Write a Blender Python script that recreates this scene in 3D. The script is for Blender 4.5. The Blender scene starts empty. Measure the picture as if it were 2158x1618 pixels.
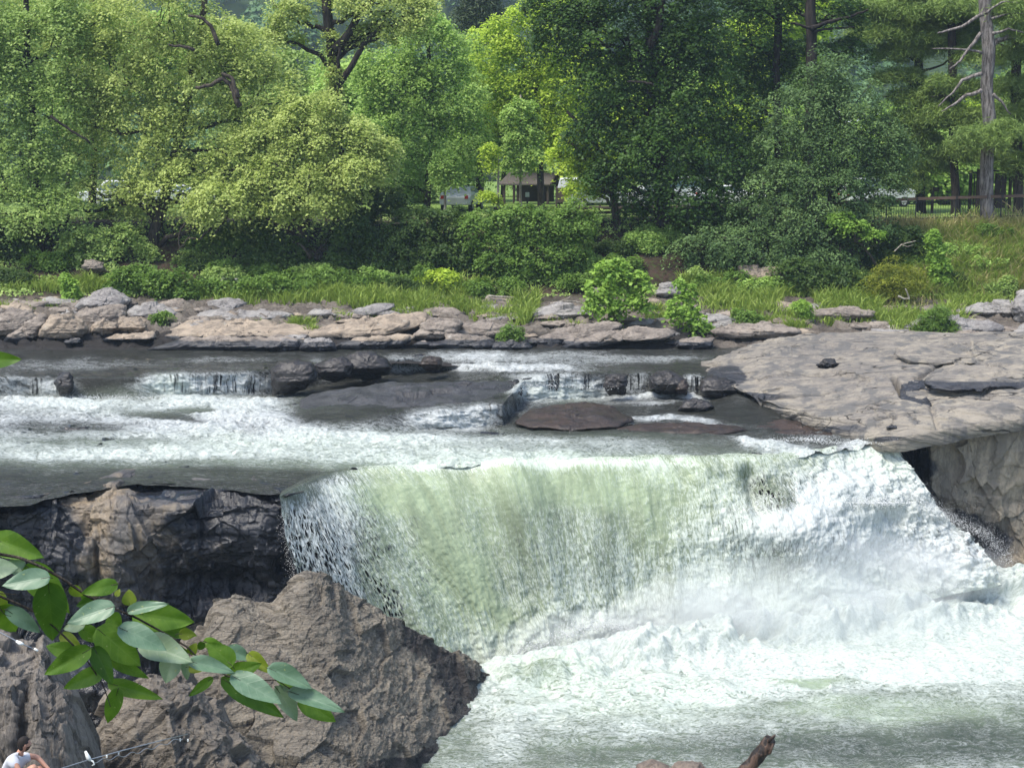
import bpy, math
import numpy as np
from mathutils import Vector, Matrix

# ------------------------------------------------------------------ camera, sky, sun, exposure
SC = bpy.context.scene
COL = SC.collection
F = 2965.0; CX = 1079.0; CY = 809.0; CAMZ = 10.0
TH = math.atan(479.0 / F)
cam_d = bpy.data.cameras.new("camera"); cam = bpy.data.objects.new("camera", cam_d); COL.objects.link(cam)
cam.location = (0, 0, CAMZ); cam.rotation_euler = (math.pi / 2 - TH, 0, 0)
cam_d.sensor_width = 36.0; cam_d.lens = F / 2158.0 * 36.0
cam_d.clip_start = 0.1; cam_d.clip_end = 3000.0
SC.camera = cam
SUN_EL = math.radians(62); SUN_DIR = Vector((-0.60, -0.42, 0.0)).normalized()
W = bpy.data.worlds.new("World"); SC.world = W; W.use_nodes = True
wn = W.node_tree.nodes; wl = W.node_tree.links
sky = wn.new("ShaderNodeTexSky"); sky.sky_type = 'NISHITA'; sky.sun_disc = False
sky.sun_elevation = SUN_EL; sky.sun_rotation = math.atan2(SUN_DIR.x, SUN_DIR.y)
sky.air_density = 1.0; sky.dust_density = 2.0; sky.ozone_density = 0.6
bg = wn["Background"]; bg.inputs[1].default_value = 0.15
wl.new(sky.outputs[0], bg.inputs[0])
sl = bpy.data.lights.new("sun", 'SUN'); sl.energy = 2.7; sl.angle = math.radians(22); sl.color = (1.0, 0.95, 0.86)
so = bpy.data.objects.new("sun", sl); COL.objects.link(so)
sd = Vector((SUN_DIR.x * math.cos(SUN_EL), SUN_DIR.y * math.cos(SUN_EL), math.sin(SUN_EL)))
so.rotation_euler = sd.to_track_quat('Z', 'Y').to_euler()
SC.view_settings.view_transform = 'Standard'; SC.view_settings.look = 'None'
SC.view_settings.exposure = 1.0; SC.view_settings.gamma = 1.0
try:
    SC.cycles.max_bounces = 8; SC.cycles.transparent_max_bounces = 12
    SC.cycles.diffuse_bounces = 5; SC.cycles.glossy_bounces = 2; SC.cycles.transmission_bounces = 4
    SC.cycles.volume_bounces = 4; SC.cycles.caustics_reflective = False; SC.cycles.caustics_refractive = False
except Exception: pass
rng = np.random.default_rng(11)

# ------------------------------------------------------------------ a pixel of the photograph and a distance give a point
ct, st = math.cos(TH), math.sin(TH)
def pd(u, v, D):
    u = np.asarray(u, float); v = np.asarray(v, float); D = np.asarray(D, float)
    a = (u - CX) / F; b = (CY - v) / F
    k = D / (ct + b * st)
    return np.stack(np.broadcast_arrays(a * k, D, CAMZ + k * (-st + b * ct)), -1)
def dofz(v, z):
    v = np.asarray(v, float); b = (CY - v) / F
    return (CAMZ - np.asarray(z, float)) * (ct + b * st) / (st - b * ct)
def pz(u, v, z): return pd(u, v, dofz(v, z))
def proj(P):
    x, y, z = P[..., 0], P[..., 1], P[..., 2] - CAMZ
    f = y * ct - z * st; up = y * st + z * ct
    return CX + F * x / f, CY - F * up / f

# ------------------------------------------------------------------ numpy noise
def _hash(ix, iy, iz, seed):
    h = (ix.astype(np.int64) * 374761393 + iy.astype(np.int64) * 668265263 + iz.astype(np.int64) * 1274126177 + seed * 974634777) & 0xFFFFFFFF
    h = ((h ^ (h >> 13)) * 1274126177) & 0xFFFFFFFF
    h = ((h ^ (h >> 16)) * 2246822519) & 0xFFFFFFFF
    return ((h ^ (h >> 15)) & 0xFFFFFF) / float(0xFFFFFF)
def vnoise(P, seed=0):
    i = np.floor(P).astype(np.int64); f = P - i
    f = f * f * f * (f * (f * 6 - 15) + 10)
    r = 0
    for dx in (0, 1):
        wx = f[..., 0] if dx else 1 - f[..., 0]
        for dy in (0, 1):
            wy = f[..., 1] if dy else 1 - f[..., 1]
            for dz in (0, 1):
                wz = f[..., 2] if dz else 1 - f[..., 2]
                r = r + wx * wy * wz * _hash(i[..., 0] + dx, i[..., 1] + dy, i[..., 2] + dz, seed)
    return r * 2 - 1
def fbm(P, oct=4, seed=0, gain=0.5, ridged=False):
    P = np.asarray(P, float); a = 1.0; s = 0; n = 0
    for o in range(oct):
        v = vnoise(P * (2.03 ** o) + o * 17.3, seed + o)
        if ridged: v = 1 - 2 * np.abs(v)
        s = s + a * v; n += a; a *= gain
    return s / n
def facets(P, seed=0, tilt=1.0):
    i = np.floor(P).astype(np.int64)
    best = np.full(P.shape[:-1], 1e9); val = np.zeros(P.shape[:-1])
    for dx in (-1, 0, 1):
        for dy in (-1, 0, 1):
            for dz in (-1, 0, 1):
                c = [i[..., 0] + dx, i[..., 1] + dy, i[..., 2] + dz]
                s = np.stack([c[k] + _hash(*c, seed + k) for k in range(3)], -1)
                d = P - s; q = (d * d).sum(-1)
                m = q < best
                g = np.stack([_hash(*c, seed + 5 + k) - .5 for k in range(3)], -1)
                h = _hash(*c, seed + 9) - .5
                vv = h + tilt * (g * d).sum(-1)
                val = np.where(m, vv, val); best = np.where(m, q, best)
    return val
def sstep(x, a, b):
    t = np.clip((x - a) / (b - a), 0, 1); return t * t * (3 - 2 * t)

# ------------------------------------------------------------------ meshes and objects
def tag(o, label=None, cat=None, group=None, kind=None):
    if label: o['label'] = label
    if cat: o['category'] = cat
    if group: o['group'] = group
    if kind: o['kind'] = kind
    return o
def mesh(name, V, Fc, mat=None, attrs=None, uv=None, smooth=False):
    V = np.asarray(V, np.float32).reshape(-1, 3); Fc = np.asarray(Fc, np.int32)
    me = bpy.data.meshes.new(name)
    n, k = Fc.shape
    me.vertices.add(len(V)); me.vertices.foreach_set('co', V.ravel())
    me.loops.add(n * k); me.loops.foreach_set('vertex_index', Fc.ravel())
    me.polygons.add(n); me.polygons.foreach_set('loop_start', np.arange(0, n * k, k, dtype=np.int32))
    if attrs:
        for an, av in attrs.items():
            a = me.attributes.new(an, 'FLOAT', 'POINT'); a.data.foreach_set('value', np.asarray(av, np.float32).ravel())
    if uv is not None:
        l = me.uv_layers.new(name='flow'); l.data.foreach_set('uv', np.asarray(uv, np.float32).reshape(-1, 2)[Fc.ravel()].ravel())
    me.update(calc_edges=True)
    if smooth: me.polygons.foreach_set('use_smooth', np.ones(n, bool))
    if mat: me.materials.append(mat)
    return me
def link(name, me, parent=None, origin=None):
    o = bpy.data.objects.new(name, me); COL.objects.link(o)
    if parent is not None: o.parent = parent
    if origin is not None:
        off = np.asarray(origin, np.float32); n = len(me.vertices); c = np.empty(n * 3, np.float32)
        me.vertices.foreach_get('co', c); me.vertices.foreach_set('co', (c.reshape(-1, 3) - off).ravel())
        if parent is None: o.location = origin
    return o
def empty(name, loc, rz=0):
    o = bpy.data.objects.new(name, None); COL.objects.link(o); o.location = tuple(float(a) for a in loc); o.rotation_euler = (0, 0, rz); o.empty_display_size = .2
    return o
def kids(o, all_): return [c for c in all_ if c.parent == o]
def dup(o, loc, rz=0, label=None, mats=None):
    r = o.copy(); COL.objects.link(r); r.location = loc; r.rotation_euler = (0, 0, rz)
    if label: r['label'] = label
    every = list(COL.objects)
    for ch in kids(o, every):
        c = ch.copy(); COL.objects.link(c); c.parent = r
        if mats and ch.name.split('.')[0] in mats:
            c.data = ch.data.copy(); c.data.materials.clear(); c.data.materials.append(mats[ch.name.split('.')[0]])
        for g in kids(ch, every):
            d = g.copy(); COL.objects.link(d); d.parent = c
    return r
def gridfaces(nr, nc, wrap=False):
    r = np.arange(nr - 1)[:, None]; c = np.arange(nc if wrap else nc - 1)[None, :]
    a = r * nc + c; b = r * nc + (c + 1) % nc; d = (r + 1) * nc + c; e = (r + 1) * nc + (c + 1) % nc
    return np.stack([a, d, e, b], -1).reshape(-1, 4)
def gnormals(P):
    du = np.gradient(P, axis=1); dv = np.gradient(P, axis=0)
    n = np.cross(dv, du); n /= np.linalg.norm(n, axis=-1, keepdims=True) + 1e-9
    return n
def interp_ctrl(ctrl, nr, nc, smooth=True):
    """control grid (rows, cols, k) -> (nr, nc, k), Catmull-Rom or linear along both axes"""
    G = np.asarray(ctrl, float)
    def along(G, n, ax):
        G = np.moveaxis(G, ax, 0); m = G.shape[0]
        t = np.linspace(0, m - 1, n); i = np.minimum(t.astype(int), m - 2); f = (t - i).reshape((-1,) + (1,) * (G.ndim - 1))
        g = lambda k: G[np.clip(k, 0, m - 1)]
        if smooth:
            p0, p1, p2, p3 = g(i - 1), g(i), g(i + 1), g(i + 2)
            # finite-difference tangents, clamped so that steep steps do not overshoot
            m1 = (p2 - p0) / 2; m2 = (p3 - p1) / 2; d = p2 - p1
            lim = 1.5 * np.abs(d); m1 = np.clip(m1, -lim, lim); m2 = np.clip(m2, -lim, lim)
            R = (2 * f**3 - 3 * f**2 + 1) * p1 + (f**3 - 2 * f**2 + f) * m1 + (-2 * f**3 + 3 * f**2) * p2 + (f**3 - f**2) * m2
        else: R = g(i) * (1 - f) + g(i + 1) * f
        return np.moveaxis(R, 0, ax)
    return along(along(G, nr, 0), nc, 1)
def tube(pts, rad, seg=8, cap=True, wob=0.0, seed=0):
    pts = np.asarray(pts, float); n = len(pts); rad = np.broadcast_to(np.asarray(rad, float), (n,))
    T = np.gradient(pts, axis=0); T /= np.linalg.norm(T, axis=1, keepdims=True) + 1e-9
    ref = np.array([0.3, -1.0, 0.15]) if abs(T[0, 1]) < .8 else np.array([1.0, 0, 0.2])
    A = np.cross(T, ref); A /= np.linalg.norm(A, axis=1, keepdims=True) + 1e-9; B = np.cross(T, A)
    th = np.linspace(0, 2 * math.pi, seg, endpoint=False)
    R = rad[:, None] * np.ones(seg)[None]
    if wob: R = R * (1 + wob * vnoise(np.stack([np.cos(th)[None] * 1.3 + 0 * R, np.sin(th)[None] * 1.3 + 0 * R, np.arange(n)[:, None] * .6 + 0 * R], -1), seed))
    V = pts[:, None] + R[..., None] * (np.cos(th)[None, :, None] * A[:, None] + np.sin(th)[None, :, None] * B[:, None])
    Fc = gridfaces(n, seg, True)
    V = V.reshape(-1, 3)
    if cap:
        V = np.vstack([V, pts[:1], pts[-1:]]); a = len(V) - 2; b = len(V) - 1
        k = np.arange(seg); k2 = (k + 1) % seg
        Fc = np.vstack([Fc, np.stack([np.full(seg, a), k, k2, k2], -1), np.stack([np.full(seg, b), (n - 1) * seg + k2, (n - 1) * seg + k, (n - 1) * seg + k], -1)])
    return V, Fc
class MB:
    """collects shapes into one mesh (quads; triangles repeat a vertex and are cleaned on build)"""
    def __init__(s): s.V = []; s.F = []; s.n = 0
    def add(s, V, Fc):
        V = np.asarray(V, float).reshape(-1, 3); s.V.append(V); s.F.append(np.asarray(Fc) + s.n); s.n += len(V); return s
    def box(s, c, d, rz=0, taper=1.0):
        x, y, z = [k / 2 for k in d]
        v = np.array([(-x, -y, -z), (x, -y, -z), (x, y, -z), (-x, y, -z), (-x * taper, -y * taper, z), (x * taper, -y * taper, z), (x * taper, y * taper, z), (-x * taper, y * taper, z)])
        r = np.array([[math.cos(rz), -math.sin(rz), 0], [math.sin(rz), math.cos(rz), 0], [0, 0, 1]])
        return s.add(v @ r.T + np.asarray(c, float), [(0, 3, 2, 1), (4, 5, 6, 7), (0, 1, 5, 4), (1, 2, 6, 5), (2, 3, 7, 6), (3, 0, 4, 7)])
    def tube(s, pts, rad, seg=8, **k): return s.add(*tube(pts, rad, seg, **k))
    def mesh(s, name, mat, smooth=False, bevel=0):
        V = np.vstack(s.V); Fc = np.vstack(s.F)
        me = bpy.data.meshes.new(name)
        me.from_pydata(V.tolist(), [], [tuple(dict.fromkeys(f)) for f in Fc.tolist()]); me.update()
        if mat: me.materials.append(mat)
        if smooth: me.polygons.foreach_set('use_smooth', np.ones(len(me.polygons), bool))
        return me
    def build(s, name, mat, parent=None, smooth=False, bevel=0, origin=None):
        o = link(name, s.mesh(name, mat, smooth), parent, origin)
        if bevel:
            m = o.modifiers.new('bevel', 'BEVEL'); m.width = bevel; m.segments = 2
        return o

# ------------------------------------------------------------------ node helper
class NT:
    def __init__(s, name):
        s.m = bpy.data.materials.new(name); s.m.use_nodes = True
        s.t = s.m.node_tree; s.t.nodes.clear()
        s.out = s.t.nodes.new('ShaderNodeOutputMaterial')
    def n(s, typ, ins=None, **props):
        nd = s.t.nodes.new('ShaderNode' + typ)
        for k, v in props.items(): setattr(nd, k, v)
        for k, v in (ins or {}).items(): s.set(nd.inputs[k], v)
        return nd
    def set(s, sock, v):
        if isinstance(v, bpy.types.NodeSocket): s.t.links.new(v, sock)
        elif isinstance(v, bpy.types.Node): s.t.links.new(v.outputs[0], sock)
        else:
            if sock.type == 'RGBA' and len(v) == 3: v = (*v, 1)
            sock.default_value = v
    def math(s, op, a, b=0.0, clamp=False):
        return s.n('Math', {0: a, 1: b}, operation=op, use_clamp=clamp).outputs[0]
    def mix(s, f, a, b, blend='MIX'):
        nd = s.t.nodes.new('ShaderNodeMix'); nd.data_type = 'RGBA'; nd.blend_type = blend; nd.clamp_factor = True
        s.set(nd.inputs[0], f); s.set(nd.inputs[6], a); s.set(nd.inputs[7], b)
        return nd.outputs[2]
    def ramp(s, f, stops):
        nd = s.n('ValToRGB', {0: f}); e = nd.color_ramp.elements
        while len(e) < len(stops): e.new(0.5)
        for i, (p, c) in enumerate(stops):
            e[i].position = p; e[i].color = (c, c, c, 1) if isinstance(c, (int, float)) else (*c, 1)
        return nd.outputs[0]
    def rng(s, v, a, b, c=0.0, d=1.0):
        return s.n('MapRange', {0: v, 1: a, 2: b, 3: c, 4: d}, interpolation_type='SMOOTHSTEP').outputs[0]
    def pos(s, scale=(1, 1, 1), rot=(0, 0, 0)):
        g = s.n('NewGeometry')
        return s.n('Mapping', {0: g.outputs['Position'], 2: rot, 3: scale}).outputs[0]
    def noise(s, vec, scale, detail=4, rough=.55, typ='FBM', dist=0.0):
        nd = s.n('TexNoise', {'Vector': vec, 'Scale': scale, 'Detail': detail, 'Roughness': rough, 'Distortion': dist}, noise_type=typ)
        return nd.outputs[0]
    def vor(s, vec, scale, feature='DISTANCE_TO_EDGE', out=0, rand=1.0):
        return s.n('TexVoronoi', {'Vector': vec, 'Scale': scale, 'Randomness': rand}, feature=feature).outputs[out]
    def attr(s, name): return s.n('Attribute', attribute_name=name).outputs['Fac']
    def bump(s, h, strength=.5, dist=.05, nrm=None):
        ins = {'Strength': strength, 'Distance': dist, 'Height': h}
        if nrm is not None: ins['Normal'] = nrm
        return s.n('Bump', ins).outputs[0]
    def bsdf(s, col, rough=.8, nrm=None, spec=.3, **kw):
        ins = {'Base Color': col, 'Roughness': rough, 'Specular IOR Level': spec}
        if nrm is not None: ins['Normal'] = nrm
        ins.update(kw)
        return s.n('BsdfPrincipled', ins).outputs[0]
    def done(s, sh, vol=None):
        if sh is not None: s.t.links.new(sh, s.out.inputs[0])
        if vol is not None: s.t.links.new(vol, s.out.inputs[1])
        return s.m
def plain(name, col, rough=.6, spec=.4, metal=0.0, var=.12, scale=6.0):
    t = NT(name); nz = t.noise(t.pos(), scale, 3)
    c = t.mix(nz, tuple(k * (1 - var) for k in col), tuple(min(1, k * (1 + var)) for k in col))
    return t.done(t.bsdf(c, rough, spec=spec, **{'Metallic': metal}))

# ------------------------------------------------------------------ materials
def rock_mat(name, light, mid, dark, wet=(.028, .029, .033), scale=1.0, rot=(0, 0, 0), stretch=(1, 1, 1), lichen=.25, crack=.7, chip=.5, stain=None, bump=.6, rough=.85, moss=0.0, crw=.012):
    K_ = .80; light, mid, dark, wet = [tuple(k * K_ for k in c) for c in (light, mid, dark, wet)]; stain = tuple(k * K_ for k in stain) if stain else None
    t = NT(name)
    p = t.pos((scale,) * 3); ps = t.pos(tuple(scale * k for k in stretch), rot)
    big = t.noise(p, .35, 4, .6); med = t.noise(ps, 1.6, 6, .62, dist=.4); fine = t.noise(ps, 7, 6, .7)
    c = t.mix(t.rng(big, .35, .65), mid, light)
    c = t.mix(t.rng(med, .42, .62, .0, .75), c, dark)
    fr = t.rng(fine, .35, .7)
    c = t.mix(t.math('MULTIPLY', fr, .45), c, tuple(k * 1.35 for k in light))
    speck = t.noise(p, 22, 3, .7)
    c = t.mix(t.rng(speck, .58, .7, 0, .35), c, tuple(k * .55 for k in dark))
    c = t.mix(t.rng(t.noise(p, 3.1, 5, .7), .60, .68, 0, lichen), c, (.42, .42, .38))
    warp = t.n('VectorMath', {0: ps, 1: t.n('TexNoise', {'Vector': ps, 'Scale': 1.3, 'Detail': 4.0}).outputs[1]}, operation='ADD').outputs[0]
    cr = t.vor(warp, .55); cr2 = t.vor(warp, 1.7)
    ck = t.math('MAXIMUM', t.rng(cr, 0.0, crw, 1, 0), t.rng(cr2, 0.0, crw * .8, .45, 0))
    msk = t.rng(t.noise(p, .8, 2), .4, .6)
    ck = t.math('MULTIPLY', t.math('MULTIPLY', ck, msk), crack)
    c = t.mix(ck, c, (.02, .018, .016))
    if stain:
        sv = t.noise(t.pos((1.1, 1.1, .16)), 1.2, 5, .6)
        c = t.mix(t.rng(sv, .5, .62, 0, .85), c, stain)
    if moss: c = t.mix(t.rng(t.noise(p, 1.1, 5, .7), .5, .62, 0, moss), c, (.06, .085, .02))
    tn_ = t.math('MULTIPLY', t.attr('tan'), t.rng(med, .28, .55)); c = t.mix(tn_, c, t.mix(fr, (.15, .115, .075), (.30, .235, .155)))
    w = t.attr('wet')
    wn_ = t.math('ADD', w, t.math('MULTIPLY', t.math('SUBTRACT', med, .5), .8))
    wf = t.math('MULTIPLY', t.rng(wn_, .35, .6), t.rng(w, 0.0, .15))
    c = t.mix(wf, c, t.mix(t.rng(fine, .3, .7), wet, tuple(k * 2.0 for k in wet)))
    h = t.math('ADD', t.math('MULTIPLY', med, .6), t.math('MULTIPLY', fine, chip))
    h = t.math('ADD', h, t.math('MULTIPLY', speck, .08)); h = t.math('SUBTRACT', h, t.math('MULTIPLY', ck, .8))
    nb = t.bump(h, bump, .12 / scale)
    r = t.math('SUBTRACT', rough, t.math('MULTIPLY', wf, .5))
    return t.done(t.bsdf(c, r, nb, spec=.35))
M = {}
M['shore'] = rock_mat('shore_rock', (.31, .265, .22), (.20, .172, .148), (.085, .072, .065), stretch=(1, 1, 2.6), lichen=.35, crack=.6)
M['shore_tan'] = rock_mat('tan_rock', (.38, .31, .235), (.27, .22, .17), (.12, .10, .082), stretch=(1, 1, 2.2), lichen=.3, crack=.5)
M['shore_grey'] = rock_mat('grey_rock', (.33, .315, .295), (.23, .215, .21), (.10, .092, .094), stretch=(1, 1, 2.2), lichen=.6, crack=.5)
M['slab'] = rock_mat('slab_rock', (.30, .268, .215), (.19, .172, .152), (.10, .096, .098), scale=.8, stretch=(.5, 1.5, 2.2), rot=(0, 0, .5), lichen=.12, crack=1.0, chip=.5, bump=.6, stain=(.12, .118, .115), crw=.022)
M['wall'] = rock_mat('wall_rock', (.36, .31, .235), (.26, .23, .18), (.13, .118, .10), stretch=(1.6, 1, .6), lichen=.2, crack=.6, stain=(.19, .17, .14), bump=.5)
M['cliff'] = rock_mat('wet_cliff', (.13, .12, .108), (.05, .049, .053), (.02, .021, .025), wet=(.010, .011, .014), lichen=.08, crack=.6, stain=(.19, .155, .11), rough=.5, chip=.5)
M['black'] = rock_mat('black_wet_rock', (.05, .045, .043), (.028, .027, .028), (.014, .014, .016), wet=(.012, .012, .014), lichen=.0, crack=.4, rough=.38, bump=.5)
M['brownwet'] = rock_mat('brown_wet_rock', (.062, .042, .031), (.038, .030, .026), (.018, .016, .015), wet=(.02, .017, .015), lichen=.0, crack=.4, rough=.35)
M['boulder'] = rock_mat('boulder_rock', (.39, .34, .265), (.27, .238, .192), (.09, .081, .068), wet=(.05, .046, .045), scale=1.25, rot=(.1, .75, .2), stretch=(.45, 1.8, 3.4), lichen=.12, crack=.8, chip=1.6, bump=1.0)
M['block'] = rock_mat('block_rock', (.26, .225, .18), (.165, .145, .12), (.07, .062, .055), scale=1.1, rot=(.1, .9, .1), stretch=(.5, 2.0, 3.0), lichen=.15, crack=1.0, chip=.8, bump=.8)
M['outcrop'] = rock_mat('outcrop_rock', (.25, .22, .185), (.165, .148, .128), (.085, .077, .07), scale=1.3, rot=(0, .25, 0), stretch=(3.0, 1.5, .45), lichen=.12, crack=.5, chip=.8, bump=.8)
M['outcrop_tan'] = rock_mat('outcrop_top_rock', (.33, .26, .20), (.24, .195, .155), (.11, .09, .078), scale=1.5, stretch=(1, 1, 3), lichen=.1, crack=.5, chip=1.2, bump=.9)

def leaf_mat(name, dark, light, trans=.42, rough=.55, spec=.25, brown=0.0):
    t = NT(name); r = t.attr('rnd')
    c = t.mix(r, dark, light)
    if brown: c = t.mix(t.math('GREATER_THAN', r, 1 - brown), c, (.22, .12, .04))
    d = t.bsdf(c, rough, spec=spec)
    tr = t.n('BsdfTranslucent', {0: t.mix(.5, c, t.mix(.5, c, (.25, .42, .04)))}).outputs[0]
    return t.done(t.n('MixShader', {0: trans, 1: d, 2: tr}).outputs[0])
L = {}
L['willowy'] = leaf_mat('silver_maple_leaves', (0.27, 0.34, 0.075), (0.55, 0.64, 0.2))
L['fresh'] = leaf_mat('fresh_leaves', (0.21, 0.35, 0.065), (0.46, 0.64, 0.17))
L['yellow'] = leaf_mat('yellow_green_leaves', (0.29, 0.42, 0.035), (0.56, 0.7, 0.09), trans=.45)
L['mid'] = leaf_mat('mid_green_leaves', (0.19, 0.3, 0.07), (0.44, 0.57, 0.17))
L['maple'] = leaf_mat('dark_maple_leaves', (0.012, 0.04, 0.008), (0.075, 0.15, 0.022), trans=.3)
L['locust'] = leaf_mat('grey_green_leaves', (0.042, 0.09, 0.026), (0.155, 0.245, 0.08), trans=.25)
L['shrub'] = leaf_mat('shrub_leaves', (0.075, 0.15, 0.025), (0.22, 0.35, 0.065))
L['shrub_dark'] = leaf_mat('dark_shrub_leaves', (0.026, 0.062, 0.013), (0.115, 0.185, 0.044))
L['olive'] = leaf_mat('olive_bush_leaves', (0.13, 0.155, 0.018), (0.3, 0.33, 0.04))
L['sapling'] = leaf_mat('sapling_leaves', (0.12, 0.24, 0.03), (0.34, 0.52, 0.09), trans=.4)
L['pine'] = leaf_mat('pine_needles', (0.08, 0.14, 0.03), (0.25, 0.35, 0.08), trans=.15)
L['spruce'] = leaf_mat('spruce_needles', (.03, .05, .022), (.075, .105, .045), trans=.1)
L['forest'] = leaf_mat('hill_forest_leaves', (0.05, 0.11, 0.04), (0.13, 0.23, 0.08), trans=.2)
L['grass'] = leaf_mat('grass_blades', (0.13, 0.21, 0.03), (0.38, 0.48, 0.105), trans=.35)
L['straw'] = leaf_mat('dry_grass_blades', (0.26, 0.25, 0.08), (0.6, 0.53, 0.26), trans=.3)

def bark_mat(name, a, b, scale=8):
    t = NT(name); n = t.noise(t.pos((1, 1, .18)), scale, 6, .7)
    f = t.rng(n, .38, .62)
    return t.done(t.bsdf(t.mix(f, a, b), .9, t.bump(n, .9, .06), spec=.15))
M['bark'] = bark_mat('bark', (.03, .026, .022), (.085, .07, .055))
M['bark_dark'] = bark_mat('dark_bark', (.014, .012, .011), (.045, .038, .032))
M['bark_pine'] = bark_mat('pine_bark', (.075, .065, .058), (.26, .235, .215), 9)
M['bark_pale'] = bark_mat('pale_bark', (.16, .14, .11), (.38, .35, .30), 5)

# ------------------------------------------------------------------ water materials
def water_mat(name, dark=(.016, .022, .014), green=(.36, .46, .30), along=1.0, across=1.0, lace=(5, 1.6), fine=1.0, strand=None, bs=.7, bd=.09, mr=(.84, 1.62), gr=.35):
    t = NT(name)
    uv = t.n('UVMap', uv_map='flow').outputs[0]
    p = t.n('Mapping', {0: uv, 3: (across, along, 1)}).outputs[0]
    foam = t.attr('foam'); aer = t.attr('aer'); hole = t.attr('hole')
    big = t.noise(p, .55 * fine, 6, .62, dist=.8)
    fil = t.noise(p, 1.5 * fine, 7, .68, dist=2.2)
    fil2 = t.noise(p, 4.2 * fine, 5, .7, dist=1.6)
    ridge = t.math('SUBTRACT', 1.0, t.math('MULTIPLY', t.math('ABSOLUTE', t.math('SUBTRACT', fil, .5)), 7.0), True)
    ridge2 = t.math('SUBTRACT', 1.0, t.math('MULTIPLY', t.math('ABSOLUTE', t.math('SUBTRACT', fil2, .5)), 6.0), True)
    pat = t.math('ADD', t.math('MULTIPLY', ridge, .36), t.math('MULTIPLY', ridge2, .22))
    pat = t.math('ADD', pat, t.math('MULTIPLY', big, .62))
    grain = t.noise(p, 9 * fine, 5, .75, dist=.6)
    m = t.math('ADD', pat, t.math('MULTIPLY', foam, 1.05)); m = t.math('ADD', m, t.math('MULTIPLY', t.math('SUBTRACT', grain, .5), gr))
    m = t.rng(m, mr[0], mr[1])
    m = t.math('MULTIPLY', m, t.rng(foam, 0.0, .12))
    body = t.mix(aer, dark, t.mix(t.rng(big, .35, .65), tuple(k * .72 for k in green), green))
    grain = t.noise(p, 9 * fine, 5, .75, dist=.6)
    white = t.mix(t.rng(grain, .3, .62), (.25, .275, .265), (.50, .525, .525))
    white = t.mix(t.math('MULTIPLY', aer, .38), white, tuple(min(1, k * 1.75) for k in green))
    c = t.mix(m, body, white)
    if not strand:  # thin water shows grey rock through it in small flecks
        fl = t.math('MULTIPLY', t.rng(t.noise(p, 7.5, 4, .75, dist=.5), .50, .62), t.math('MULTIPLY', hole, 1.5), True)
        c = t.mix(fl, c, (.07, .078, .075))
    rip = t.math('ADD', t.math('MULTIPLY', fil, .5), t.math('MULTIPLY', grain, .35))
    rip = t.math('ADD', rip, t.math('MULTIPLY', m, .3))
    nb = t.bump(rip, bs, bd)
    ro = t.math('ADD', .07, t.math('MULTIPLY', t.math('MAXIMUM', m, t.math('MULTIPLY', aer, .5)), .5), True)
    sh = t.bsdf(c, ro, nb, spec=.5, IOR=1.33)
    # gaps between the threads of falling water, through which the rock shows
    wv = t.n('VectorMath', {0: t.n('Mapping', {0: uv, 3: (lace[0], lace[1], 1)}).outputs[0], 1: t.n('VectorMath', {0: t.n('TexNoise', {'Vector': p, 'Scale': 2.5, 'Detail': 4.0}).outputs[1], 1: (1.1, 1.1, 0)}, operation='MULTIPLY').outputs[0]}, operation='ADD').outputs[0]
    d = t.vor(wv, 1.0)
    if strand:
        sn = t.noise(t.n('Mapping', {0: uv, 3: (strand[0], strand[1], 1)}).outputs[0], 1.0, 5, .7)
        sn2 = t.noise(t.n('Mapping', {0: uv, 3: (strand[0] * .18, strand[1], 1)}).outputs[0], 1.0, 3, .6)
        d = t.math('MULTIPLY', t.math('SUBTRACT', t.math('ADD', t.math('MULTIPLY', sn, .65), t.math('MULTIPLY', sn2, .35)), .30, True), 1.9)
    thr = t.math('SUBTRACT', .40 if not strand else .62, t.math('MULTIPLY', hole, .37 if not strand else .60))
    cut = t.math('MULTIPLY', t.rng(t.math('SUBTRACT', d, thr), 0.0, .22 if strand else .15), t.rng(hole, .02, .1) if strand else t.rng(hole, .42, .7))
    tr = t.n('BsdfTransparent').outputs[0]
    return t.done(t.n('MixShader', {0: cut, 1: sh, 2: tr}).outputs[0])
WM = {
    'river': water_mat('river_water', dark=(.022, .023, .019), green=(.35, .43, .32), across=.8, along=1.3, strand=(11, .45), fine=1.1, bs=1.0, bd=.16),
    'fall': water_mat('falling_water', dark=(.045, .052, .046), green=(.35, .425, .265), across=1.6, along=.42, lace=(11, 3.6), fine=1.5, bs=.5, bd=.05, mr=(.95, 1.5), gr=1.1),
    'pool': water_mat('pool_water', dark=(.026, .038, .028), green=(.35, .44, .30), across=.75, along=1.3, fine=1.25, bs=.9, bd=.10, mr=(.92, 1.48)),
}
def paint(u, v, base, blobs):
    wq = np.stack([u / 90, v / 34, 0 * u], -1); u = u + 34 * fbm(wq, 4, 70); v = v + 9 * fbm(wq + 5, 4, 71)
    f = np.full(u.shape, base, float)
    for b in blobs:
        bu, bv, ru, rv, val = b[:5]; an = math.radians(b[5]) if len(b) > 5 else 0
        du, dv = u - bu, v - bv
        x = (du * math.cos(an) + dv * math.sin(an)) / ru; y = (-du * math.sin(an) + dv * math.cos(an)) / rv
        w = np.exp(-(x * x + y * y) ** 1.7)
        f = f * (1 - w) + val * w
    return np.clip(f, 0, 1)

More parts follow.
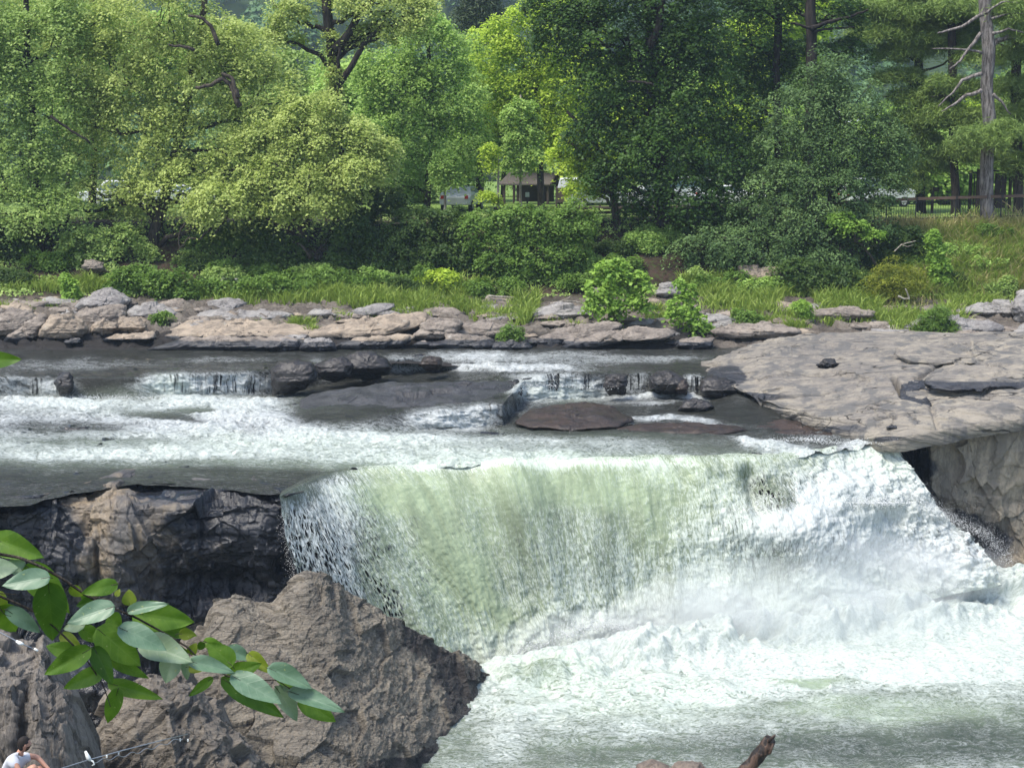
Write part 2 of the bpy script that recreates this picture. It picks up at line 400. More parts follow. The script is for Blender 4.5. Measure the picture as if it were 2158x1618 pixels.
# ------------------------------------------------------------------ upper river: one sheet from the far shore over the ledges to the lip of the falls
# per column: (u, then v and z of: far edge, top of first step, foot of first step, top of second step, foot of second step, middle, lip)
RC = [
 (-420, 714,1.7, 806,1.6, 846,None, 875,.75, 900,.6, 950,.3, 1085,0),
 (-100, 714,1.7, 803,1.6, 843,None, 872,.75, 900,.6, 950,.3, 1072,0),
 (60,   714,1.7, 793,1.6, 838,None, 868,.72, 900,.55, 950,.3, 1064,0),
 (150,  714,1.7, 792,1.6, 836,None, 868,.72, 900,.55, 950,.3, 1042,0),
 (290,  714,1.7, 795,1.6, 838,None, 868,.72, 900,.55, 945,.3, 1020,0),
 (450,  714,1.7, 787,1.6, 835,None, 865,.72, 900,.55, 945,.3, 1030,0),
 (570,  714,1.7, 777,1.6, 832,None, 860,.78, 900,.55, 945,.3, 1042,0),
 (645,  714,1.7, 768,1.6, 818,None, 850,.95, 905,.55, 945,.3, 1022,0),
 (730,  714,1.7, 760,1.62,806,None, 862,1.0, 908,.55, 945,.3, 998,0),
 (820,  714,1.7, 754,1.64,793,None, 872,1.0, 908,.55, 942,.3, 987,0),
 (930,  714,1.7, 750,1.65,782,None, 866,1.02,906,None,940,.32, 984,0),
 (1060, 714,1.7, 750,1.66,776,1.5, 852,1.1, 898,None,938,.35, 977,0),
 (1105, 714,1.7, 750,1.66,772,1.52, 800,1.42,846,None,920,.4, 975,0),
 (1280, 714,1.7, 750,1.66,766,1.55, 786,1.5, 838,None,915,.45, 969,0),
 (1480, 714,1.7, 750,1.66,770,1.52, 794,1.42,834,None,905,.45, 966,0),
 (1560, 714,1.7, 750,1.66,770,1.52, 800,1.2, 840,.9,  900,.45, 965,0),
 (1700, 714,1.7, 750,1.66,770,1.5, 810,1.1, 850,.8,  895,.4, 962,0),
 (1790, 714,1.7, 750,1.66,770,1.5, 815,1.1, 860,.8,  905,.35, 943,.06),
 (1885, 714,1.7, 750,1.66,775,1.5, 820,1.1, 865,.8,  910,.3, 936,.12),
 (1960, 714,1.7, 750,1.66,775,1.5, 820,1.1, 865,.8,  905,.3, 930,.12)]
us = np.array([r[0] for r in RC], float)
VV = []; DD = []
for r in RC:
    vs = [r[i] for i in range(1, 15, 2)]; zs = [r[i] for i in range(2, 15, 2)]; ds = []
    for k in range(7):
        ds.append(float(dofz(vs[k], zs[k])) if zs[k] is not None else ds[-1] - .16)
    VV.append(vs); DD.append(ds)
VV = np.array(VV); DD = np.array(DD)
NU = 860; ug = np.linspace(-420, 1960, NU)
def cu(A): return np.stack([np.interp(ug, us, A[:, k]) for k in range(7)], 0)
Vc, Dc = cu(VV), cu(DD)
# wobble the step lines so that the ledges are not ruled
wob = fbm(np.stack([ug / 34, 0 * ug, 0 * ug], -1), 4, 5)
Vc[1] += 4 * wob; Vc[2] += 4 * wob; Vc[3] += 4 * fbm(np.stack([ug / 30, 0 * ug, 0 * ug + 3], -1), 4, 5)
lipw = lambda u: 9 * fbm(np.stack([np.asarray(u) / 55, 0 * np.asarray(u), 0 * np.asarray(u) + 9], -1), 4, 6)
Vc[6] = Vc[6] + lipw(ug) * sstep(ug, 600, 700)
nseg = [46, 26, 60, 26, 50, 90]
rowsV, rowsD = [], []
for k in range(6):
    t = np.linspace(0, 1, nseg[k], endpoint=(k == 5))[:, None]
    rowsV.append(Vc[k] * (1 - t) + Vc[k + 1] * t)
    rowsD.append(Dc[k] * (1 - t) + Dc[k + 1] * t)
RV = np.vstack(rowsV); RD = np.vstack(rowsD); RU = np.broadcast_to(ug, RV.shape)
Z0 = pd(RU, RV, RD)
Z = Z0.copy()
for k in range(3):  # soften the creases along the columns
    Z[1:-1] = (Z[:-2] + 2 * Z[1:-1] + Z[2:]) / 4
riverFoam = [
 (60,745,400,14,.10), (300,768,260,14,.2), (100,768,260,10,.4), (480,760,120,6,.4), (760,738,500,10,.10), (1150,755,240,14,.62), (1000,750,90,14,.75), (1060,775,190,9,.9), (1300,757,120,7,.5), (1400,752,90,5,.5), (1450,775,120,12,.05), (1560,790,80,20,.03),
 (1150,792,70,6,.5), (220,812,75,24,.04), (330,815,60,26,.75), (455,808,130,24,1.0), (30,815,45,28,.6), (110,812,50,20,.8), (680,782,22,24,.8), (855,768,42,18,.6),
 (300,905,640,62,.80), (100,850,160,14,1.0), (480,850,200,16,1.0), (520,885,170,26,.9), (400,866,70,9,.12), (350,880,90,9,.15,8), (130,900,160,14,.35), (90,925,200,12,.55), (260,930,190,9,.30), (60,880,110,10,.75), (600,905,100,20,.85),
 (900,955,800,26,.74), (300,958,300,12,.85), (700,928,330,13,.9), (1180,925,160,12,.8), (330,1003,460,19,.10), (640,1000,220,14,.10), (760,995,60,12,.12), (1000,982,220,8,.5), (760,990,60,14,.15), (1050,974,330,10,.85), (1400,962,120,7,.5), (500,975,200,6,.35),
 (760,845,150,42,.04), (700,872,75,30,.08), (860,820,170,22,.03), (1000,815,90,25,.03), (965,884,100,24,1.0), (1010,868,70,20,.9),
 (1200,815,110,28,1.0), (1130,835,50,22,1.0), (1250,830,60,14,.8), (1345,808,32,24,.6), (1350,838,75,6,.9), (1465,810,18,24,.7), (1470,842,30,7,.9), (1300,845,120,6,.5),
 (1230,875,170,28,.06), (1420,870,90,22,.12), (1090,865,50,16,.35), (1400,882,90,8,.55), (1480,888,150,6,.85,4), (1390,850,60,4,.6),
 (1300,912,230,18,.14), (1500,905,130,9,.10), (1600,895,110,9,.3), (1330,942,220,14,.55), (1500,940,120,14,.3), (1420,965,110,8,.35), (1570,955,60,8,.25), (1600,935,70,8,.8,12), (1680,950,90,16,.92,10), (1760,925,110,12,.4,12), (1830,938,70,10,1.0), (1750,895,110,12,.04), (1660,880,90,16,.03), (1540,870,80,20,.03)]
foam = paint(RU, RV, .17, riverFoam)  # low base level also paints pale flecks for sky glints on dark water
hole = np.zeros_like(foam)
for (u0, u1, v0, v1, s) in [(335,580,785,836,.46), (60,150,792,838,.42), (-100,50,800,842,.36), (662,700,765,808,.4), (815,892,752,785,.42), (1150,1300,783,830,.44), (1300,1395,783,830,.52), (1440,1490,790,832,.45), (1010,1095,845,875,.4)]:
    hole = np.maximum(hole, s * sstep(RU, u0 - 8, u0 + 8) * (1 - sstep(RU, u1 - 8, u1 + 8)) * sstep(RV, v0 - 2, v0 + 8) * (1 - sstep(RV, v1 - 12, v1)))
aer = paint(RU, RV, .0, [(1150,972,480,14,1.0), (620,950,900,40,.5), (300,850,340,30,.3), (350,815,50,25,.6), (1000,970,340,22,.75), (1250,972,240,16,.9), (700,945,300,16,.6), (1600,955,200,14,.3), (1180,825,90,26,.4), (420,1000,360,16,.05)])
N = gnormals(Z)
Q = Z * np.array([.55, 1.0, 1.0])
wv = fbm(Q * 1.1, 4, 3) * .6 + fbm(Q * 2.3, 4, 9, ridged=True) * .5
fine_ = fbm(Z * np.array([3.2, 5, 5]), 3, 20)
lump = np.clip(fbm(Q * 1.6 + 40, 4, 31), -.2, 1)
bndfade = np.clip((RV - 714) / 40, 0, 1)
rp = fbm(Z * np.array([.7, 2.4, 1.0]), 4, 27)
amp = (.035 + .17 * sstep(foam, .3, .9)) * bndfade
Z = Z + N * (amp * wv + (.010 + .03 * foam) * fine_ + .075 * rp * (1 - foam) * bndfade + (.26 * lump + .10 * fbm(Q * 4.2, 3, 33, ridged=True)) * sstep(foam, .55, .95) * bndfade)[..., None]
Z[-30:, :, 2] -= (np.linspace(0, 1, 30)[:, None] * .10) * sstep(ug, 560, 640)[None]
along_ = np.vstack([np.zeros((1, NU)), np.cumsum(np.linalg.norm(np.diff(Z0, axis=0), axis=-1), 0)])
link('river', mesh('river', Z, gridfaces(*Z.shape[:2]), WM['river'], {'foam': foam, 'aer': aer, 'hole': hole}, np.stack([Z0[..., 0], along_], -1), True))
tag(COL.objects['river'], kind='structure')
# the bed under it
B = Z0[::2, ::2] + np.array([0, .22, -.10])
B = B + gnormals(B) * (.32 * facets(B * .9, 3, .9) + .10 * facets(B * 2.6, 4, 1.0) - .12)[..., None]
tag(link('riverbed', mesh('riverbed', B, gridfaces(*B.shape[:2]), M['black'], {'wet': np.ones(B.shape[:2]) * .6}, None, True)), kind='structure')

# ------------------------------------------------------------------ the main falls
FC = [  # columns, each five (u, v, D)
 [(589,1046),(592,1075),(604,1150),(630,1230),(660,1330)],
 [(640,1023),(652,1060),(695,1150),(745,1260),(800,1410)],
 [(700,1002),(725,1040),(785,1150),(850,1270),(905,1430)],
 [(780,988),(812,1030),(880,1150),(945,1270),(1000,1430)],
 [(900,985),(932,1030),(985,1150),(1030,1270),(1065,1420)],
 [(1080,976),(1098,1030),(1130,1150),(1155,1270),(1180,1400)],
 [(1250,970),(1268,1030),(1285,1150),(1300,1270),(1310,1385)],
 [(1400,967),(1422,1020),(1440,1130),(1450,1240),(1455,1350)],
 [(1560,965),(1582,1015),(1600,1105),(1610,1215),(1612,1325)],
 [(1690,962),(1720,1005),(1740,1080),(1750,1180),(1750,1300)],
 [(1780,944),(1815,995),(1850,1080),(1868,1170),(1880,1280)],
 [(1845,938),(1880,990),(1925,1080),(1955,1155),(1970,1260)],
 [(1888,937),(1922,1000),(1985,1085),(2060,1145),(2110,1235)]]
dd = [[0,.25,.75,1.0,1.2]]*2 + [[0,.5,1.05,1.35,1.6]]*3 + [[0,.6,1.15,1.45,1.7]]*4 + [[0,.4,1.0,1.6,2.2]]*4
ctrl = np.zeros((5, len(FC), 3))
for c, colp in enumerate(FC):
    z0 = float(np.interp(colp[0][0], [1690, 1780, 1885], [0, .05, .12]))
    D0 = float(dofz(colp[0][1], z0))
    for r, (u, v) in enumerate(colp): ctrl[r, c] = (u, v, D0 - dd[c][r])
lw = np.array([float(lipw(np.array([c[0][0]]))[0]) * (c[0][0] > 640) for c in FC])
top_ = np.array([[(c[0][0] + (6 if i == 0 else -2), c[0][1] - 12 + lw[i], float(dofz(c[0][1] - 12 + lw[i], float(np.interp(c[0][0], [1690, 1780, 1885], [0, .05, .12])) + .035))) for i, c in enumerate(FC)]])
ctrl[0, :, 1] += lw; ctrl[0, :, 2] = dofz(ctrl[0, :, 1], np.interp(ctrl[0, :, 0], [1690, 1780, 1885], [0, .05, .12]) + .02)
ctrlF = np.concatenate([top_, ctrl], 0)
NR, NC = 430, 760
G = interp_ctrl(ctrlF, NR, NC)
FU, FV, FD = G[..., 0], G[..., 1], G[..., 2]
P0 = pd(FU, FV, FD); tt = np.linspace(0, 1, NR)[:, None]; ss = np.linspace(0, 1, NC)[None, :]
P = P0.copy(); N = gnormals(P)
if N[..., 1].mean() > 0: N = -N
acc = np.cumsum(np.vstack([np.zeros((1, NC)), np.linalg.norm(np.diff(P0, axis=0), axis=-1)]), 0)
sw_ = np.cumsum(np.concatenate([[0], np.linalg.norm(np.diff(P0[60], axis=0), axis=-1)]))[None] + 0 * tt
Q = np.stack([sw_ * 1.4, acc * .30, 0 * acc], -1)
burst = np.clip(ss * 1.9 - .95, 0, 1)  # the right half breaks up over a rough apron
dsp = .34 * fbm(Q * .55, 3, 50) + .035 * fbm(Q * 3.2, 4, 51, ridged=True)
dsp = dsp * (.45 + .9 * tt) + burst * (.65 * fbm(P0 * 1.0, 5, 52) + .25 * fbm(P0 * 3.0, 3, 53)) * sstep(tt + 0 * ss, .05, .4)
dsp += .8 * sstep(tt + 0 * ss, .72, 1.0) * (.35 + np.clip(fbm(P0 * 1.3, 4, 57), -.3, 1)) * sstep(FU, 950, 1150)
dsp += .010 * fbm(Q * 12, 3, 55) + .035 * fbm(P0 * 8, 3, 56) * (tt)
# heavy tongues and the notch where the rock breaks the sheet
dsp += .35 * np.exp(-(((FU - 1085 - .35 * (FV - 1000)) / 55) ** 2)) * sstep(tt + 0 * ss, .03, .3)
dsp -= .5 * np.exp(-(((FU - 1575 - .25 * (FV - 980)) / 14) ** 2)) * sstep(FV, 970, 1000) * (1 - sstep(FV, 1070, 1110))
dsp += .9 * np.exp(-(((FU - 1680) / 120) ** 2 + ((FV - 1120) / 60) ** 2)) + .6 * np.exp(-(((FU - 1840) / 100) ** 2 + ((FV - 1040) / 50) ** 2))
P = P + N * (dsp * sstep(tt + 0 * ss, .05, .30))[..., None]
ffoam = paint(FU, FV, .42, [(1050,975,360,14,.75), (700,1005,110,16,.12), (615,1038,50,16,.05), (640,1110,70,80,.62), (700,1180,60,120,.66), (730,1060,60,60,.70), (800,1100,50,120,.42,-20), (860,1050,110,40,.15), (930,1130,50,120,.12,-18), (1020,1250,40,140,.08,-18), (1000,1020,140,24,.32), (1080,1120,90,120,.30), (1200,1030,150,36,.24), (1290,1060,110,50,.22), (1250,1180,120,110,.42), (1390,1130,60,60,.30),
  (1350,1250,200,90,.55), (1500,1080,80,110,.55), (1530,1200,120,120,.62), (1100,1370,160,50,.7), (1350,1340,250,50,.9), (1640,1000,60,25,.55), (1700,1110,140,90,1.0), (1850,1060,150,130,1.0), (1980,1150,140,90,.92), (1740,1230,240,60,.8), (1870,950,60,30,.85), (1640,1040,34,40,.25), (1640,1180,60,50,.45)])
faer = paint(FU, FV, .62, [(680,1010,90,20,.05), (640,1120,90,140,.10), (700,1200,70,130,.12), (900,1050,160,60,.95), (960,1200,90,160,.9), (1250,1020,260,60,1.0), (1400,1130,90,80,.95), (1200,1180,160,110,.55), (1500,1200,150,130,.5), (1750,1100,180,120,.08), (1900,1060,150,150,.2), (1870,970,60,40,.5), (2000,1150,150,100,.05), (1000,1350,120,80,.8), (1350,1320,200,60,.4)])
lf = 1 - sstep(FU, 700, 800) * 1.0; tp = 1 - sstep(tt + 0 * ss, .14, .26)
faer *= 1 - .97 * lf * tp; ffoam = ffoam * (1 - .75 * lf * tp)
ffoam = np.maximum(ffoam, sstep(tt + .10 * fbm(P0 * .9, 4, 58), .80, .95) * sstep(FU, 900, 1100))
fhole = paint(FU, FV, 0, [(720,1140,60,110,.55), (745,1230,50,120,.62), (628,1150,60,110,.90), (670,1200,60,90,.80), (660,1080,50,40,.6), (820,1270,30,120,.86,-18), (790,1150,26,110,.6,-20), (880,1180,36,110,.42,-18), (970,1120,40,60,.22), (1150,1150,110,100,.34), (1280,1180,100,90,.30), (1620,1040,26,50,.75,-20), (1560,1130,40,90,.42), (1640,1170,60,60,.5), (1740,1150,60,60,.45), (1950,1140,60,50,.45), (2060,1150,60,40,.65), (1690,1010,40,20,.5), (1350,1060,40,20,.1)])
fhole *= sstep(tt + 0 * ss, .18, .28)
edge = np.clip(1 - ss * NC / 14, 0, 1) + np.clip(1 - (1 - ss) * NC / 16, 0, 1)
fhole = np.maximum(fhole, .92 * np.clip(edge, 0, 1) * sstep(tt + 0 * ss, .18, .26))
tag(link('waterfall', mesh('waterfall', P, gridfaces(NR, NC), WM['fall'], {'foam': ffoam, 'aer': faer, 'hole': fhole}, np.stack([sw_, acc], -1), True)), kind='structure')

def rockdisp(P, s=1.0, amp=.3, seed=0, st_=(1, 1, 1), strata=0.0, saxis=(0, 0, 1), sfreq=2.0, fine=.25):
    Q = P * np.asarray(st_) / s
    Qw = Q + .25 * np.stack([fbm(Q * .8, 3, seed + 60), fbm(Q * .8, 3, seed + 61), fbm(Q * .8, 3, seed + 62)], -1)
    d = facets(Qw, seed, 1.3) * amp + facets(Qw * 2.7, seed + 20, 1.2) * amp * .38 + facets(Qw * 6.5, seed + 40, 1.2) * amp * .15 + fbm(Q * 3, 5, seed + 7, .6) * amp * fine
    if strata:
        a = (P * np.asarray(saxis)).sum(-1) * sfreq + .6 * fbm(P * .5, 3, seed + 3)
        fr = a - np.floor(a); d = d + strata * (sstep(fr, 0, .15) - fr)
        a2 = a * 3.3 + 1.7; fr = a2 - np.floor(a2); d = d + strata * .3 * (sstep(fr, 0, .2) - fr)
    return d
def skirted(P, top=1.5, down=3.0, extra=None):
    """closes a rock face backwards: over the crest and round both ends"""
    t1 = P[:1] + np.array([0, top * .3, -.05 * down]); t2 = P[:1] + np.array([0, top, -.35 * down]); t3 = P[:1] + np.array([0, top * 1.3, -down])
    P = np.concatenate([t3, t2, t1, P], 0)
    def side(c, dx):
        a = c + np.array([dx * .4, top * .5, -.1]); b = c + np.array([dx * .3, top * 1.3, -.5]); return a, b
    a, b = side(P[:, :1], -1); c, d = side(P[:, -1:], 1)
    return np.concatenate([b, a, P, c, d], 1)
def patch(name, label, cat, ctrl, nr, nc, mat, disp, wetz=None, wet=None, top=1.5, down=3.0, group=None, kind=None, smooth=True, extra=None, calm=None, tan=None):
    G = interp_ctrl(ctrl, nr, nc, smooth)
    P = pd(G[..., 0], G[..., 1], G[..., 2]); N = gnormals(P)
    if N[..., 1].mean() > 0: N = -N
    d = disp(P)
    if calm is not None: d = d * np.interp(np.linspace(0, 1, nr), [0, calm[0], calm[1]], [.12, .3, 1.0])[:, None]
    if extra is not None: d = d + extra(G[..., 0], G[..., 1], P)
    P = P + N * d[..., None]
    P = skirted(P, top, down)
    U, V = proj(P)
    w = np.zeros(P.shape[:2])
    if wetz is not None: w = np.maximum(w, 1 - sstep(P[..., 2], wetz, wetz + .7))
    if wet is not None: w = np.maximum(w, paint(U, V, 0, wet))
    at_ = {'wet': w}
    if tan: at_['tan'] = paint(U, V, 0, tan)
    o = link(name, mesh(name, P, gridfaces(*P.shape[:2]), mat, at_, None, True), None, (float(P[..., 0].mean()), float(P[..., 1].mean()), float(P[..., 2].min())))
    return tag(o, label, cat, group, kind)

# rock that the falls drop over
rc = [[(c[0] - 4, c[1] + 4, c[2] + .5) for c in ctrl[0]], [(c[0], c[1], c[2] + .75) for c in ctrl[1]], [(c[0], c[1], c[2] + .95) for c in ctrl[2]], [(c[0], c[1] + 40, c[2] + 1.2) for c in ctrl[4]]]
rc = [[(540, 1040, 42.2)] + r for r in rc]; rc[1][0] = (540, 1080, 42.2); rc[2][0] = (540, 1160, 42.3); rc[3][0] = (560, 1400, 42.2)
patch('falls_ledge', 'dark wet rock ledge behind the big waterfall sheet', 'rock ledge', rc, 120, 260, M['black'], lambda P: rockdisp(P, 1.2, .45, 5), wet=[(1200,1150,2000,600,.6)], top=.5, down=1.0, smooth=False)
# left cliff
lc = [[(-420,1080,39.6),(-100,1074,40.2),(0,1064,40.5),(70,1062,40.6),(140,1042,41.7),(235,1020,43.0),(300,1016,43.2),(420,1024,42.7),(520,1022,42.8),(592,1048,41.4),(600,1060,41.4)],
      [(-420,1090,39.5),(-100,1084,40.1),(0,1078,40.35),(70,1076,40.4),(140,1064,40.8),(235,1066,40.7),(300,1070,40.7),(420,1066,40.9),(520,1062,41.1),(596,1066,41.2),(604,1075,41.4)],
      [(-420,1200,39.4),(-100,1190,40.0),(0,1180,40.2),(70,1180,40.3),(140,1180,40.1),(235,1180,40.2),(300,1180,40.4),(420,1170,40.7),(520,1160,40.9),(600,1160,41.0),(612,1160,41.3)],
      [(-420,1300,39.5),(-100,1290,40.2),(0,1280,40.3),(70,1280,40.4),(140,1285,40.2),(235,1280,40.4),(300,1280,40.7),(420,1260,41.1),(520,1250,41.6),(610,1250,41.4),(630,1260,41.4)],
      [(-420,1560,39.0),(-100,1560,39.7),(0,1560,40.0),(70,1560,40),(140,1560,40),(235,1560,40.2),(300,1560,40.3),(420,1500,40.6),(520,1450,40.8),(620,1420,41.0),(680,1420,41.3)]]
lc.insert(0, [(u, v - 15, float(dofz(v - 15, .035))) for (u, v, D) in lc[0]])
def cl_extra(u, v, P):
    e = -.5 * np.exp(-(((u - 470) / 110) ** 2 + ((v - 1235) / 26) ** 2)) - .35 * np.exp(-(((u - 205) / 5) ** 2)) * sstep(v, 1100, 1180)
    return e + .18 * np.exp(-(((u - 250) / 40) ** 2)) + .3 * np.exp(-(((u - 480) / 60) ** 2 + ((v - 1120) / 40) ** 2))
patch('cliff_rock', 'dark wet cliff with a tan streak, left of the big waterfall', 'cliff', lc, 260, 440, M['cliff'], lambda P: rockdisp(P, 1.6, .60, 8, (.9, 1, .75), strata=.05, sfreq=1.6, fine=.15),
      wet=[(20,1150,120,150,.95), (120,1150,60,90,.9), (200,1120,34,120,.0), (450,1130,150,90,.75), (430,1200,130,80,.5), (560,1150,80,160,1.0), (430,1040,190,18,.9), (300,1420,700,150,1.0), (480,1260,120,60,1.0)], top=2.0, down=.7, extra=cl_extra, calm=(.2, .45), tan=[(185,1045,70,34,.9), (200,1110,34,50,.85), (205,1180,30,40,.95), (290,1180,50,50,.25), (330,1100,30,40,.15), (370,1150,20,20,.6)])  # lower wet patches also paint the shade at the cliff foot
tn = COL.objects['cliff_rock']
# right wall of the gorge, two faces
rw = [[(1886,925,49.9),(1920,922,50.2),(1952,918,50.3),(1958,914,48.6),(2000,905,48.6),(2060,896,48.5),(2158,886,48.3),(2500,860,47.4)],
      [(1890,960,49.7),(1925,960,50.2),(1955,958,50.3),(1961,958,48.6),(2005,958,48.6),(2060,955,48.5),(2158,950,48.2),(2500,930,47.3)],
      [(1905,1040,49.4),(1935,1040,50.0),(1955,1040,50.0),(1965,1045,48.8),(2010,1050,48.7),(2062,1060,48.6),(2158,1060,48.7),(2500,1060,47.8)],
      [(1915,1100,48.9),(1950,1110,49.6),(1990,1115,49.7),(2020,1120,49.5),(2060,1130,49.2),(2110,1130,48.9),(2165,1130,48.4),(2500,1150,47.5)],
      [(1940,1230,48.4),(1980,1230,48.8),(2020,1230,48.8),(2060,1240,48.7),(2090,1250,48.6),(2130,1260,48.4),(2175,1260,48.0),(2500,1300,47.0)]]
patch('gorge_wall', 'grey brown sheer rock wall right of the falls with a dark hollow', 'rock wall', rw, 260, 300, M['wall'], lambda P: rockdisp(P, 1.3, .28, 15, (.8, 1, .45), fine=.35), wet=[(1920,1000,50,110,1.0), (2000,1110,90,45,.85), (2080,1150,60,50,.7), (1905,930,30,14,.8)], top=1.5, down=.3, smooth=False)  # wet mask at the hollow also paints the overhang's shade dark
# big smooth slab
ms = [[(1500,762,1.66),(1540,742,1.85),(1600,722,2.1),(1700,706,2.4),(1800,702,2.5),(1900,700,2.6),(2000,700,2.7),(2158,698,2.8),(2500,690,3.0)],
      [(1503,775,1.60),(1560,770,1.75),(1620,765,1.9),(1710,760,2.0),(1810,755,2.15),(1905,755,2.25),(2000,755,2.3),(2158,755,2.5),(2500,750,2.7)],
      [(1508,788,1.50),(1575,800,1.42),(1640,815,1.4),(1725,820,1.4),(1815,820,1.55),(1900,820,1.65),(1990,815,1.7),(2158,815,1.85),(2500,810,2.1)],
      [(1512,800,1.35),(1590,835,1.1),(1660,858,.95),(1735,875,.85),(1820,885,.85),(1895,890,.9),(1985,875,1.1),(2158,860,1.35),(2500,840,1.6)],
      [(1515,812,1.0),(1600,850,.8),(1675,880,.6),(1745,902,.45),(1825,920,.38),(1890,926,.45),(1975,909,.7),(2158,888,.95),(2500,862,1.2)],
      [(1517,830,.6),(1605,870,.4),(1680,895,.2),(1750,920,.0),(1830,945,-.2),(1895,950,-.1),(1980,935,.2),(2158,905,.6),(2500,880,.9)]]
ms = [[(u, v, float(dofz(v, z))) for (u, v, z) in r] for r in ms]
for q in ms[5]: pass
ms[5] = [(u, v, ms[4][i][2] + .1) for i, (u, v, D) in enumerate(ms[5])]
def ms_extra(u, v, P):
    e = np.zeros_like(u)
    for (a, b, c, d, s) in [(1885,800,1905,838,.35), (1905,838,1960,850,.06), (1560,840,1740,825,.22), (1745,770,1760,772,.05), (1935,800,2000,760,.15), (2000,760,2158,798,.18), (1850,885,1880,880,.16), (1960,850,1975,905,.08), (1840,860,1885,882,.07), (2010,835,2100,835,.05)]:
        L_ = math.hypot(c - a, d - b); t = np.clip(((u - a) * (c - a) + (v - b) * (d - b)) / L_**2, 0, 1)
        q = np.hypot(u - a - t * (c - a), (v - b - t * (d - b)) * 2.0) + 3 * fbm(P * 2.0, 3, 77)
        e -= s * np.exp(-(np.maximum(q, 0) / 6) ** 2) * 1.6
    e -= .25 * np.exp(-(((u - 1743) / 16) ** 2 + ((v - 762) / 8) ** 2)) + .22 * np.exp(-(((u - 2075) / 18) ** 2 + ((v - 836) / 10) ** 2))
    return e
patch('rock_slab', 'broad smooth tan and grey rock slab sloping into the river', 'rock slab', ms, 260, 460, M['slab'], lambda P: rockdisp(P, 3.0, .13, 25, (.55, 1, 1), strata=.06, saxis=(.22, .30, 1), sfreq=2.0), wet=[(1530,790,50,22,.9), (1560,835,110,10,1.0), (1600,770,60,20,.35), (1760,905,100,14,.55), (1880,925,60,8,.7)], top=.6, down=1.0, extra=ms_extra)

# ------------------------------------------------------------------ the pool below
PU = np.linspace(-700, 2900, 900); PT = np.linspace(0, 1, 420)
vtop = np.interp(PU, [-700, 900, 1080, 1310, 1455, 1610, 1750, 1880, 1970, 2110, 2200, 2900], [1440, 1425, 1385, 1350, 1318, 1292, 1268, 1248, 1228, 1205, 1195, 1190])
ztop = np.interp(PU, [-700, 900, 1080, 1310, 1610, 1970, 2200, 2900], [-5.9, -5.8, -5.5, -5.2, -4.8, -4.25, -4.2, -4.2])
Dtop = dofz(vtop, ztop); 
zend = -6.1
tcur = PT[:, None] ** 1.0
vbot = 2500.0
Dbot = float(dofz(vbot, zend))
s_ = 1 - (1 - tcur) ** 1.0
Dg = Dtop[None] * (1 - s_) + Dbot * s_
zg = ztop[None] + (zend - ztop[None]) * (1 - np.exp(-np.clip(Dtop[None] - Dg, 0, None) / 3.2))
xk = (PU - CX) / F
X = xk[None] * np.sqrt(Dg**2 + (CAMZ - zg) ** 2) * 1.0
Pp = np.stack([X, Dg, zg], -1)
U_, V_ = proj(Pp)
pf = paint(U_, V_, .42, [(1600,1330,800,110,.98), (2000,1280,300,80,1.0), (1250,1420,300,70,.84), (1500,1450,450,50,.72), (2000,1400,300,70,.84), (1200,1500,250,50,.68), (1450,1530,300,40,.56), (1900,1480,200,26,.44), (1760,1580,330,40,.30), (2060,1560,200,54,.30), (1300,1595,300,20,.34), (1700,1500,180,20,.42), (1710,1442,70,10,.30), (1060,1560,60,40,.62), (2100,1455,120,16,.6), (1130,1430,60,20,.5)])
pa = paint(U_, V_, .35, [(1500,1400,700,90,.35), (2000,1400,300,80,.45), (1300,1470,300,60,.62), (1150,1420,120,40,.8), (1700,1442,90,12,.9), (1900,1500,200,24,.70), (1780,1490,120,22,.7), (1750,1580,340,40,.06), (2060,1570,200,54,.06), (1330,1600,260,18,.2)])
N = gnormals(Pp); N = np.where(N[..., 2:3] < 0, -N, N)
Q = Pp * np.array([.45, .8, .8])
near = np.exp(-np.clip(Dtop[None] - Dg, 0, None) / 4.5)
h = (.10 + .22 * near) * fbm(Q * .9, 4, 90) + (.06 + .10 * near) * fbm(Q * 2.2, 4, 91, ridged=True) + (.015 + .03 * pf) * fbm(Pp * np.array([2.5, 4, 4]), 4, 92)
crest = np.exp(-((Dtop[None] - Dg - 1.0) / .9) ** 2)
h += crest * (.30 + 1.0 * np.clip(fbm(Pp * .9 + 9, 4, 93), -.35, 1) + .35 * fbm(Pp * 2.6, 4, 94)) * np.interp(PU, [900, 1100, 1300, 2158], [.1, .5, 1.15, 1.35])[None]
h += near * .28 * np.clip(fbm(Pp * np.array([.9, 1.3, 1]) + 5, 4, 95), 0, 1)
Pp2 = Pp + N * h[..., None]
tag(link('pool', mesh('pool', Pp2, gridfaces(*Pp2.shape[:2]), WM['pool'], {'foam': pf, 'aer': pa, 'hole': 0 * pf}, np.stack([Pp[..., 0], Pp[..., 1]], -1), True)), kind='structure')

# ------------------------------------------------------------------ spray thrown off the falls (uncountable drops)
def drops(pts, size):
    n = len(pts); s = size[:, None, None]
    b = np.array([(1, 1, 1), (-1, -1, 1), (-1, 1, -1), (1, -1, -1)]) * .6
    a = rng.uniform(0, 6.28, n); c, s2 = np.cos(a), np.sin(a)
    R = np.zeros((n, 3, 3)); R[:, 0, 0] = c; R[:, 0, 2] = s2; R[:, 1, 1] = 1; R[:, 2, 0] = -s2; R[:, 2, 2] = c
    V = np.einsum('nij,kj->nki', R, b) * s * np.array([1, 1, 1.5]) + pts[:, None]
    f = np.array([(0, 1, 2), (0, 3, 1), (0, 2, 3), (1, 3, 2)])
    return V.reshape(-1, 3), (np.arange(n)[:, None, None] * 4 + f[None]).reshape(-1, 3)
tD = NT('water_drops'); drop_m = tD.done(tD.bsdf((.7, .72, .72), .4, spec=.5))
pts = []; sz = []
